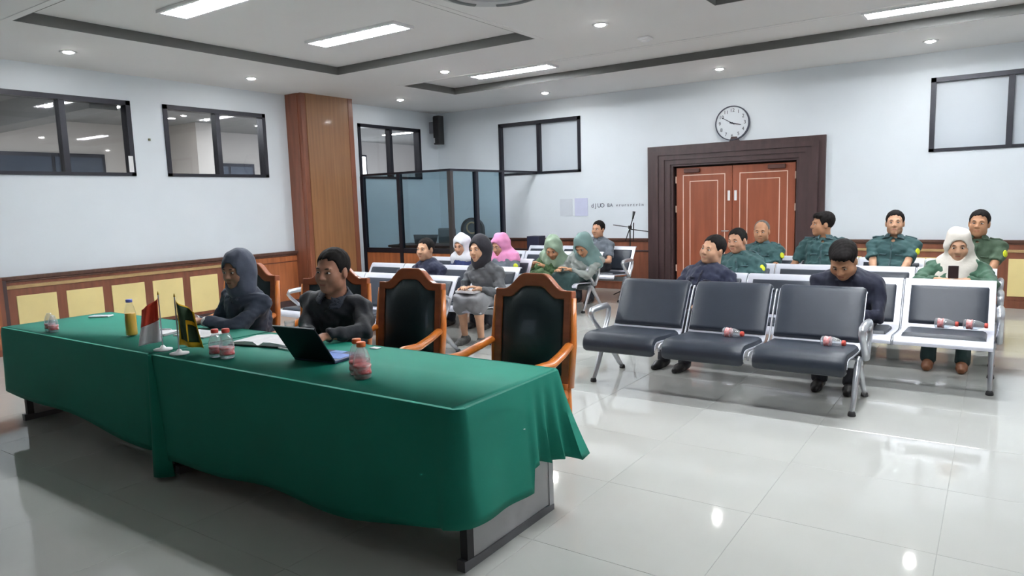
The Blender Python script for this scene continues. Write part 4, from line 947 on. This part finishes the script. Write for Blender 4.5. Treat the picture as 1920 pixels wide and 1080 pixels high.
def person(label, head, hip, hy=0, hp=0, hr=0, ty=0, tone=(176, 128, 100), top=None, sleeve='long', bottom=None, hair='short', hijab=None, hijab_style='tuck', width=1.0, hs=1.08, handL=None, handR=None, poleL=(0.7, 0.5, -0.6), poleR=(-0.7, 0.5, -0.6),
           feet=None, skirt=None, curl=0.5, res=0.014, collar=None, patch=None, badge=None, fat=1.0, bald=False, legskin=False, shoe=None, inner=None, sleeveL=None, handdir=None, hem=-0.06, seat=0.455, hairmat=None, pocket=None, trim=None, cuff=None, bigfold=0.0075):
    """head = centre of the head (world), hip = (x, y) of the seat. All other targets are offsets from the hip point in world axes"""
    PID[0] += 1; sd = PID[0]
    org = np.array((hip[0], hip[1], 0.0)); H = np.array(head)-org; P = np.array((0, 0, seat+0.085)); sk = skin(tone)
    HB = rot(hy, hp, hr); lat = np.array((math.cos(ty), math.sin(ty), 0))
    N = H-HB[2]*0.145*hs-HB[1]*0.03*hs; up = nv(N-P); L = np.linalg.norm(N-P); fwd = nv(np.cross(up, lat)); fwd = fwd if fwd@np.array((math.sin(ty), -math.cos(ty), 0)) > 0 else -fwd; lat = nv(np.cross(fwd, up)); 
    if lat@np.array((math.cos(ty), math.sin(ty), 0)) < 0: lat = -lat
    w = width; TB = np.array((lat, fwd, up)); gf = np.array((math.sin(ty), -math.cos(ty), 0)); gl = np.array((math.cos(ty), math.sin(ty), 0))
    def tp(a, b, c): return P+lat*a+fwd*b+up*c
    sh = 0.172*w**0.8*(0.95 if hijab else 1.0)
    ls_ = nv(0.7*gl+0.3*lat); S = {1: N-up*0.088+ls_*sh, -1: N-up*0.088-ls_*sh}
    HT = {1: handL if handL is not None else tuple(gl*0.10+gf*0.33+np.array((0, 0, seat+0.17))), -1: handR if handR is not None else tuple(-gl*0.10+gf*0.33+np.array((0, 0, seat+0.17)))}
    POLE = {1: poleL, -1: poleR}; E = {}; W = {}
    for s in (1, -1): E[s], W[s] = ik(S[s], HT[s], 0.285, 0.255, np.array(POLE[s]))
    FT = feet or {}; K = {}; A = {}; HJ = {}
    for s in (1, -1):
        HJ[s] = P+gl*s*0.09*w+np.array((0, 0, -0.02)); f = FT.get(s); f = np.array(f) if f is not None else gl*s*0.11+gf*0.50+np.array((0, 0, 0.085)); K[s], A[s] = ik(HJ[s], f, 0.42, 0.41, gf*1.0+np.array((0, 0, 0.8)))
    lo = np.minimum.reduce([P, N, H]+list(E.values())+list(W.values())+list(K.values())+list(A.values()))-0.22; hi = np.maximum.reduce([P, N, H]+list(E.values())+list(W.values())+list(K.values())+list(A.values()))+0.22
    def torso(s, o, k=0.05, clip=None):
        s.ell(tp(0, 0, 0), (0.165*w+o, 0.125*w**0.5+o, 0.115+o), TB, k, clip); s.ell(tp(0, 0.02, L*0.33), (0.150*w+o, 0.115*w+o, 0.17+o), TB, k, clip); s.ell(tp(0, 0.012, L*0.68), (0.160*w+o, 0.112*w**0.6+o, 0.17+o), TB, k, clip)
        s.cone(S[1]-lat*0.03, S[-1]+lat*0.03, 0.052*w**0.5+o, 0.052*w**0.5+o, k, clip)
        for q in (1, -1): s.cone(N-up*0.035, S[q]+up*0.008, 0.046+o, 0.046+o, 0.03, clip)
    # --- body (skin)
    s = SDF(lo, hi, max(res, 0.013)); torso(s, -0.012)
    for q in (1, -1):
        ua, fa = (0.034, 0.031) if sleeve == 'long' else (0.042*w**0.5, 0.038); s.cone(S[q], E[q], ua, fa, 0.02); s.cone(E[q], W[q], fa, 0.026, 0.015)
        s.cone(HJ[q], K[q], 0.072*w**0.5, 0.052, 0.02); s.cone(K[q], K[q]*0.65+A[q]*0.35, 0.05, 0.052, 0.02); s.cone(K[q]*0.65+A[q]*0.35, A[q], 0.052, 0.034, 0.02)
        s.cone(A[q]-np.array((0, 0, 0.03)), A[q]+gf*0.12-np.array((0, 0, 0.045)), 0.034, 0.026, 0.02)
    s.cone(N-up*0.06, N+up*0.05, 0.048, 0.046, 0.02)
    parts = [s.mesh(), xf(cached(('head', bool(hijab), fat), head_part, bool(hijab), fat), H, HB, hs)]
    for q in (1, -1):
        fd = nv(W[q]-E[q]) if handdir is None else nv(handdir[q]); nz = np.array((0, 0, 1.0)); nz = nv(nz-fd*(nz@fd)); lx = np.cross(fd, nz)
        parts.append(xf(cached(('hand', curl, q), hand_part, curl, q), W[q], np.array((lx, fd, nz)), 1.0))
    body = to_obj('person', parts, sk); body.location = org; tag(body, label, 'person', 'seated people')
    # --- face details
    for q in (1, -1):
        e = to_obj('eye', [xf(lens_part((q*0.031, 0.0795, 0.004), (0.0125, 0.0105, 0.0056)), H, HB, hs)], M_EYE, body); to_obj('iris', [xf(lens_part((q*0.030, 0.0880, 0.004), (0.0058, 0.003, 0.0052), 8), H, HB, hs)], M_IRIS, e)
        s = SDF((-0.06, 0.06, -0.01), (0.06, 0.12, 0.06), 0.004); s.cone((q*0.016, 0.0895, 0.025), (q*0.034, 0.0885, 0.029), 0.0042, 0.0042, 0); s.cone((q*0.034, 0.0885, 0.029), (q*0.049, 0.078, 0.023), 0.0042, 0.0028, 0); to_obj('eyebrow', [xf(s.mesh(), H, HB, hs)], M_BROW, body)
    s = SDF((-0.04, 0.06, -0.09), (0.04, 0.12, -0.03), 0.0035); s.cone((-0.019, 0.088, -0.0575), (0.019, 0.088, -0.0575), 0.0058, 0.0058, 0.004); s.cone((-0.014, 0.0885, -0.066), (0.014, 0.0885, -0.066), 0.0066, 0.0066, 0.004)
    to_obj('lips', [xf(s.mesh(), H, HB, hs)], mat('lips_%d' % tone[0], (int(tone[0]*0.86), int(tone[1]*0.66), int(tone[2]*0.68)), 0.45), body)
    if hair: to_obj('hair', [xf(cached(('hair', hair), hair_part, hair), H, HB, hs)], hairmat or M_HAIR, body)
    # --- top garment
    cr = min(res, 0.0125); s = SDF(lo, hi, cr); hemclip = [(tp(0, 0, hem), -up)]; torso(s, 0.012, 0.05, hemclip)
    for q in (1, -1):
        sl = sleeve
        if sl == 'long': s.cone(S[q], E[q], 0.060*w**0.5, 0.052, 0.02); s.cone(E[q], W[q]-nv(W[q]-E[q])*0.015, 0.052, 0.039, 0.02, [(W[q]-nv(W[q]-E[q])*0.02, nv(W[q]-E[q]))])
        else:
            m_ = S[q]*0.25+E[q]*0.75; s.cone(S[q], m_, 0.060*w**0.5, 0.062, 0.015, [(m_, nv(E[q]-S[q]))])
    s.folds(bigfold, 0.12, sd); s.folds(0.0035, 0.055, sd+200)
    nk = nv(H-N)
    s.cone(N-up*0.02, N+nk*0.2, 0.060*hs, 0.062*hs, 0.004, None, 'sub'); s.cone(N-up*0.03+fwd*0.02, N+fwd*0.11-up*0.055, 0.03, 0.016, 0.004, None, 'sub')
    garment = to_obj('jacket' if sleeve == 'long' else 'shirt', [s.mesh()], top, body); GS = s
    def surf(o, d, r=0.30):
        o = np.asarray(o, float); d = nv(d); best = None; F = GS.F
        for k_ in range(int(r/0.003)):
            p_ = o+d*(r-k_*0.003); ii = [int(round((p_[a_]-GS.g[a_][0])/GS.h)) for a_ in range(3)]
            if all(0 <= ii[a_] < F.shape[a_] for a_ in range(3)) and F[ii[0], ii[1], ii[2]] < GS.h*0.5: return p_
        return o
    if trim is not None:
        zs = np.linspace(L*0.83, L*0.12, 14); MB().tube([surf(tp(0.0, 0, c_), fwd) for c_ in zs], 0.009, 6).build('placket', trim, body, smooth=True)
        for c_ in (0.72, 0.52, 0.32): MB().lathe([(0.001, -0.004), (0.007, -0.003), (0.007, 0.003), (0.001, 0.004)], 8, tuple(surf(tp(0.0, 0, c_*L), fwd)+fwd*0.006)).build('button', M_SHOE, body)
        for q in (1, -1): MB().tube([surf(tp(q*a_, 0, L*0.60), fwd) for a_ in (0.045, 0.07, 0.095, 0.115)], 0.008, 6).build('pocket_flap', trim, body, smooth=True)
        if sleeve == 'short':
          for q in (1, -1): MB().tube([surf(N*(1-a_)+S[q]*a_-up*0.10, up, 0.25)+up*0.001 for a_ in (0.5, 0.7, 0.9, 1.05)], 0.012, 6).build('epaulette', trim, body, smooth=True)
    if inner is not None:
        s = SDF(N-0.2, N+0.2, 0.011); s.cone(N-up*0.06, N+up*0.005, 0.07, 0.056, 0.02); s.cone(N-up*0.06+fwd*0.02, N+fwd*0.075-up*0.08, 0.05, 0.03, 0.02); to_obj('undershirt', [s.mesh()], inner, body)
    if collar is not None:
        s = SDF(N-0.22, N+0.22, 0.0078); a_ = N-up*0.028+fwd*0.004; b_ = N+up*0.040-fwd*0.006; s.cone(a_, b_, 0.112*hs, 0.071*hs, 0.0, [(b_, up), (a_-up*0.004, -up)]); s.cone(a_-(b_-a_), b_+(b_-a_), 0.143*hs, 0.020*hs, 0.003, None, 'sub')
        q0 = N+fwd*0.10; s.cone(q0-up*0.10+fwd*0.02, q0+up*0.06, 0.050, 0.026, 0.003, None, 'sub'); to_obj('collar', [s.mesh()], collar, body)
    if cuff is not None:
        for q in (1, -1): d_ = nv(W[q]-E[q]); MB().tube([W[q]-d_*0.035, W[q]+d_*0.008], 0.036, 14).build('cuff', cuff, body, smooth=True, angle=40)
    # --- lower garments
    if bottom is not None and skirt is None:
        s = SDF(lo, hi, max(res, 0.013)); s.ell(tp(0, 0, -0.02), (0.172*w, 0.135, 0.12), TB, 0.04)
        for q in (1, -1):
            s.cone(HJ[q], K[q], 0.092*w**0.5, 0.070, 0.04); s.cone(K[q], A[q]-np.array((0, 0, 0.01)), 0.066, 0.060, 0.03, [(A[q]-np.array((0, 0, 0.035)), np.array((0, 0, -1.0)))])
        s.folds(0.004, 0.14, sd+50); to_obj('trousers', [s.mesh()], bottom, body)
    if skirt is not None:
        length, m_ = skirt; s = SDF(lo, hi, max(res, 0.013)); s.ell(tp(0, 0, -0.02), (0.18*w, 0.14, 0.13), TB, 0.06); s.cone(HJ[1], K[1], 0.10, 0.085, 0.08); s.cone(HJ[-1], K[-1], 0.10, 0.085, 0.08); s.cone((HJ[1]+HJ[-1])/2, (K[1]+K[-1])/2, 0.1, 0.085, 0.08)
        if length == 'long':
            zc_ = [(np.array((0, 0, 0.03)), np.array((0, 0, -1.0)))]
            for t_ in (1, 0.5, 0, -0.5, -1): s.cone(K[1]*(0.5+t_*0.5)+K[-1]*(0.5-t_*0.5), (A[1]*(0.5+t_*0.5)+A[-1]*(0.5-t_*0.5))*np.array((1.15, 0.97, 1))-np.array((0, 0, 0.05)), 0.085, 0.095, 0.05, zc_)
        else:
            for q in (1, -1): s.cone(K[q], K[q]*0.86+A[q]*0.14, 0.088, 0.09, 0.07)
        s.folds(0.006, 0.16, sd+50); to_obj('skirt', [s.mesh()], m_, body)
    for q in (1, -1):
        s = SDF(A[q]-0.2, A[q]+0.25, 0.010); z0 = A[q][2]-0.085; base = np.array((A[q][0], A[q][1], z0)); zc_ = [(base+np.array((0, 0, 0.004)), np.array((0, 0, -1.0)))]
        s.cone(base-gf*0.03+np.array((0, 0, 0.05)), base+gf*0.10+np.array((0, 0, 0.035)), 0.046, 0.042, 0.02, zc_); s.cone(base+gf*0.10+np.array((0, 0, 0.03)), base+gf*0.17+np.array((0, 0, 0.022)), 0.042, 0.030, 0.02, zc_); s.cone(base+np.array((0, 0, 0.05)), base+np.array((0, 0, 0.085)), 0.044, 0.046, 0.02, [(base+np.array((0, 0, 0.10)), np.array((0, 0, 1.0)))])
        to_obj('shoe', [s.mesh()], shoe or M_SHOE, body)
    # --- hijab
    if hijab is not None:
        s = SDF(np.minimum(H, N)-0.42, np.maximum(H, N)+0.36, 0.0105)
        hc = lambda a, b, c: H+(HB[0]*a+HB[1]*b+HB[2]*c)*hs
        s.ell(hc(0, -0.022, 0.025), (0.098*hs, 0.122*hs, 0.122*hs), HB, 0.03); s.cone(hc(0, -0.03, -0.02), hc(0, -0.005, -0.115), 0.098*hs, 0.088*hs, 0.04); s.cone(hc(0, -0.0, -0.10), N+up*0.02, 0.085*hs, 0.088, 0.04)
        if hijab_style != 'tuck':
            sw = {'short': 0.7, 'mid': 0.75, 'long': 0.35}[hijab_style]; s.cone(N-up*0.02+lat*sh*sw, N-up*0.02-lat*sh*sw, 0.088, 0.088, 0.07)
            for q in (1, -1): s.cone(N+up*0.02, N-up*0.05+lat*q*sh*(sw+0.2), 0.09, 0.075, 0.06)
            ln = {'short': 0.12, 'mid': 0.20, 'long': 0.27}[hijab_style]
            s.ell(N-up*ln*0.55+fwd*0.035, ((0.12 if hijab_style == 'long' else 0.15)*w, 0.115*w**0.5, ln*0.95), TB, 0.06)
            if hijab_style == 'long': s.ell(N-up*ln*0.8+fwd*0.03, (0.135*w, 0.13*w**0.5, ln*0.75), TB, 0.06)
            s.cut(N-up*(ln*1.2), -up)
        s.folds(0.0065 if hijab_style != 'tuck' else 0.003, 0.13, sd+90)
        # opening for the face
        X, Y, Z = np.meshgrid(*s.g, indexing='ij'); px, py, pz = X-H[0], Y-H[1], Z-H[2]; a = (px*HB[0][0]+py*HB[0][1]+pz*HB[0][2])/hs; b = (px*HB[1][0]+py*HB[1][1]+pz*HB[1][2])/hs; c = (px*HB[2][0]+py*HB[2][1]+pz*HB[2][2])/hs
        op = (np.sqrt((a/0.060)**2+((c+0.016)/0.086)**2)-1)*0.060; op = np.maximum(op, 0.012-b); s.F = np.maximum(s.F, -op)
        to_obj('hijab', [s.mesh()], hijab, body)
    # --- sleeve patch, name badge
    if patch:
        for q in ((1,) if patch != 'both' else (1, -1)):
            c = S[q]*0.62+E[q]*0.38; ax = nv(E[q]-S[q]); out = nv(gf*0.75+lat*q*0.8); out = nv(out-ax*(out@ax)); tn = np.cross(ax, out)
            cc = surf(c, out, 0.12); s = SDF(cc-0.08, cc+0.08, 0.005); s.ell(cc, (0.034, 0.042, 0.012), np.array((tn, ax, out)), 0.0); to_obj('sleeve_patch', [s.mesh()], mat('patch_yellow', (206, 214, 40), 0.7, var=0.25, scale=60), body)
    if badge:
        a, b, col, rr = badge; cc = surf(tp(a, 0, b*L), fwd)
        s = SDF(cc-0.07, cc+0.07, 0.004); s.ell(cc, (rr[0], max(rr[2], 0.008), rr[1]), TB, 0.0); to_obj('chest_emblem', [s.mesh()], mat('badge_%d_%d_%d' % col, col, 0.6, var=0.2, scale=80), body)
    return body
def cl_(name, c, rough=0.75, var=0.14, scale=7, bump=0.3, bscale=28, col2=None): return mat('cloth_'+name, c, rough, var=var, scale=scale, bump=bump, bscale=bscale, sheen=0.1, col2=col2)
C_SLATE = cl_('slate', (84, 90, 108)); C_CHAR = cl_('charcoal', (60, 68, 86)); C_BLACK = cl_('black', (26, 28, 36)); C_BLK2 = cl_('collar_black', (40, 45, 58)); C_NAVY = cl_('navy', (30, 36, 62)); C_NAVY2 = cl_('navy_bright', (36, 50, 100), var=0.35, scale=30); C_NAVY3 = cl_('navy_deep', (24, 28, 50))
C_GRN = cl_('uniform_green', (46, 82, 84)); C_GRNC = cl_('uniform_collar', (60, 88, 94)); C_OLV = cl_('olive_green', (64, 86, 66)); C_GRNW = cl_('bottle_green', (62, 98, 78)); C_CREAM = cl_('cream', (226, 220, 210), var=0.04); C_WHT = cl_('white_scarf', (220, 222, 228), var=0.05)
C_PINK = cl_('pink_scarf', (232, 150, 196), var=0.06); C_DKH = cl_('dark_scarf', (34, 32, 42)); C_GREY = cl_('grey_jacket', (92, 94, 98), var=0.14); C_GREYS = cl_('grey_skirt', (140, 140, 144)); C_SAGE = cl_('sage_scarf', (150, 172, 150), var=0.06); C_BATIK = cl_('green_batik', (40, 74, 46), scale=35, col2=(96, 124, 80))
C_TEAL = cl_('teal_scarf', (112, 140, 138), var=0.06); C_GREYT = cl_('pale_grey_top', (150, 156, 152), var=0.08); C_DGRN = cl_('deep_green_skirt', (34, 62, 62)); C_GREYM = cl_('grey_shirt', (100, 108, 118)); C_TROU = cl_('dark_trousers', (30, 32, 42)); C_SKTRO = cl_('green_trousers', (44, 68, 68))
T1, T2, T3, T4, T5 = (170, 122, 96), (196, 148, 120), (150, 104, 80), (206, 160, 130), (184, 136, 104)
D = math.radians
# ---- at the head table
person('woman in slate hijab and dark jacket seated at the head table', (-4.66, 3.15, 1.149), (-4.78, 3.34), D(12), D(8), 0, D(-2), (168, 122, 100), C_CHAR, 'long', C_TROU, None, C_SLATE, 'tuck', 1.18, 1.12, (0.06, -0.45, 0.80), (-0.12, -0.42, 0.80), (1.0, 0.1, -0.4), (-0.5, 0.5, -0.8), cuff=M_PAPER, collar=C_SLATE, res=0.011, badge=(0.06, 0.52, (150, 152, 160), (0.02, 0.012, 0.004)), seat=0.48, curl=0.7)
person('man in black jacket typing at the laptop', (-3.68, 3.20, 1.171), (-3.88, 3.40), D(14), D(4), D(4), D(6), (164, 116, 94), C_BLACK, 'long', C_TROU, 'short', None, 'tuck', 1.4, 1.2, (0.47, -0.52, 0.80), (0.26, -0.48, 0.80), (1.0, 0.2, -0.4), (-0.6, 0.3, -0.8), collar=C_BLK2, trim=C_BLK2, res=0.011, badge=(0.10, 0.55, (170, 172, 180), (0.013, 0.018, 0.004)), seat=0.48, curl=0.6)
# ---- left block
person('man in navy jacket on bench behind the empty wooden armchair', (-5.77, 6.50, 1.042), (-5.72, 6.58), D(4), 0, 0, 0, T4, C_NAVY, 'long', C_TROU, 'short', None, width=1.15, hs=1.12, collar=C_NAVY2, trim=C_NAVY3)
person('woman in white hijab and navy jacket behind the man in navy', (-6.04, 7.55, 1.02), (-6.0, 7.58), D(6), D(16), 0, 0, T2, C_NAVY2, 'long', C_TROU, None, C_WHT, 'short', 1.1, 1.12)
person('woman with dark head cover, grey jacket and skirt holding papers', (-4.875, 6.42, 1.060), (-4.85, 6.57), D(-2), D(2), D(-4), 0, T4, C_GREY, 'long', None, None, C_DKH, 'tuck', 1.22, 1.22, (0.12, -0.36, 0.64), (-0.12, -0.36, 0.63), curl=0.7, skirt=('short', C_GREYS), feet={1: (0.16, -0.42, 0.085), -1: (-0.10, -0.38, 0.085)}, res=0.0125, collar=C_GREY, shoe=mat('sneaker_grey', (92, 92, 90), 0.6, var=0.3, scale=60))
person('woman in pink hijab mostly hidden behind the grey-jacketed woman', (-5.43, 7.60, 1.022), (-5.40, 7.58), D(-10), D(20), 0, 0, T2, C_GREYM, 'long', C_TROU, None, C_PINK, 'short', 1.1, 1.12, patch='one')
person('woman in sage hijab and green batik bowing over her lap', (-5.29, 8.72, 0.908), (-5.42, 8.96), D(14), D(34), 0, 0, T5, C_BATIK, 'long', None, None, C_SAGE, 'short', 1.25, 1.28, (0.08, -0.42, 0.66), (-0.12, -0.42, 0.66), skirt=('long', C_BATIK), patch='one')
person('woman in teal hijab and grey top with long dark green skirt', (-4.79, 8.72, 0.951), (-4.97, 8.95), D(-6), D(38), 0, D(-5), T5, C_GREYT, 'long', None, None, C_TEAL, 'short', 1.3, 1.28, (0.06, -0.40, 0.62), (-0.10, -0.42, 0.62), skirt=('long', C_DGRN))
person('man in grey shirt sitting at the back wall beside the microphone stand', (-5.25, 10.05, 1.11), (-5.26, 10.07), D(-4), D(2), D(4), 0, T2, C_GREYM, 'short', C_TROU, 'short', None, width=1.2, hs=1.1, collar=C_GREYM)
# ---- right block
person('man in navy shirt leaning back behind the front bench', (-2.272, 6.72, 1.071), (-2.36, 6.66), D(-22), D(-4), D(10), D(-10), T4, C_NAVY, 'long', C_TROU, 'short', None, width=1.3, hs=1.16, fat=1.12, collar=C_NAVY, trim=C_NAVY3, badge=(0.13, 0.22, (150, 146, 128), (0.035, 0.03, 0.006)), handL=(0.18, -0.34, 0.60), handR=(-0.24, -0.30, 0.60))
person('man in green uniform beside the door leaf, just behind the navy man', (-2.379, 7.85, 1.083), (-2.30, 7.78), D(-14), D(4), D(-4), 0, T2, C_GRN, 'short', C_SKTRO, 'short', None, width=1.25, hs=1.12, collar=C_GRNC, trim=C_GRNC, patch='one', inner=C_BLACK)
person('man in green uniform with thin grey hair before the door', (-2.398, 8.90, 1.133), (-2.38, 8.82), D(4), D(6), 0, 0, T5, C_GRN, 'short', C_SKTRO, 'receding', None, width=1.25, hs=1.12, collar=C_GRNC, trim=C_GRNC, patch='one', inner=C_BLACK, hairmat=M_HAIRG)
person('man in green uniform turning his head sharply to the left', (-1.708, 8.90, 1.214), (-1.68, 8.82), D(-58), 0, 0, 0, T5, C_GRN, 'short', C_SKTRO, 'full', None, width=1.28, hs=1.12, collar=C_GRNC, trim=C_GRNC, patch='one', inner=C_BLACK, handR=(-0.26, -0.24, 0.62))
person('man in dark navy jacket bowing his head on the second bench', (-1.06, 6.42, 1.015), (-1.04, 6.68), D(-6), D(38), 0, 0, T5, C_NAVY3, 'long', C_TROU, 'full', None, width=1.4, hs=1.22, fat=1.1, collar=C_NAVY, trim=C_NAVY, badge=(0.11, 0.62, (200, 190, 200), (0.006, 0.016, 0.004)), handL=(0.08, -0.40, 0.58), handR=(-0.10, -0.40, 0.58), feet={1: (0.12, -0.62, 0.085), -1: (-0.12, -0.60, 0.085)})
person('man in green uniform facing forward with hands on lap', (-0.95, 8.90, 1.227), (-0.98, 8.82), D(4), D(-2), 0, 0, T4, C_GRN, 'short', C_SKTRO, 'short', None, width=1.28, hs=1.12, collar=C_GRNC, trim=C_GRNC, patch='one')
person('woman in cream hijab and green top looking at her phone', (-0.299, 7.75, 1.063), (-0.31, 7.76), D(2), D(14), 0, 0, T4, C_GRNW, 'long', C_SKTRO, None, C_CREAM, 'long', 1.35, 1.15, (0.10, -0.37, 0.775), (-0.12, -0.37, 0.775), (0.9, 0.2, -0.4), (-0.9, 0.2, -0.4), curl=0.9, handdir={1: (-0.75, -0.45, 0.1), -1: (0.75, -0.45, 0.1)}, feet={1: (0.10, -0.52, 0.085), -1: (-0.16, -0.52, 0.085)}, shoe=mat('shoe_tan', (160, 104, 70), 0.45, var=0.15))
person('man in olive uniform at the far right behind the cream hijab woman', (-0.167, 8.90, 1.215), (-0.20, 8.82), D(-6), 0, D(3), 0, T5, C_OLV, 'short', C_OLV, 'short', None, width=1.25, hs=1.14, collar=C_OLV, trim=C_OLV, patch='one', hairmat=M_HAIR)
# things held
t = thing('smartphone', 'dark phone held by the woman in cream hijab', 'phone', (-0.312, 7.35, 0.795)); 
MB().rbox(-0.04, 0.04, -0.005, 0.005, 0, 0.115, 0.004).build('body', mat('phone_brown', (52, 36, 36), 0.35), t); MB().box(-0.034, 0.034, 0.005, 0.0056, 0.01, 0.105).build('screen', mat('phone_screen', (30, 32, 40), 0.15), t)
t = thing('paper_sheaf', 'folded white papers on the lap of the grey-jacketed woman', 'papers', (-4.85, 6.17, 0.60))
for k in range(3): MB().box(-0.13, 0.13, -0.09, 0.09, k*0.008, k*0.008+0.006).build('sheet', M_PAPER, t)
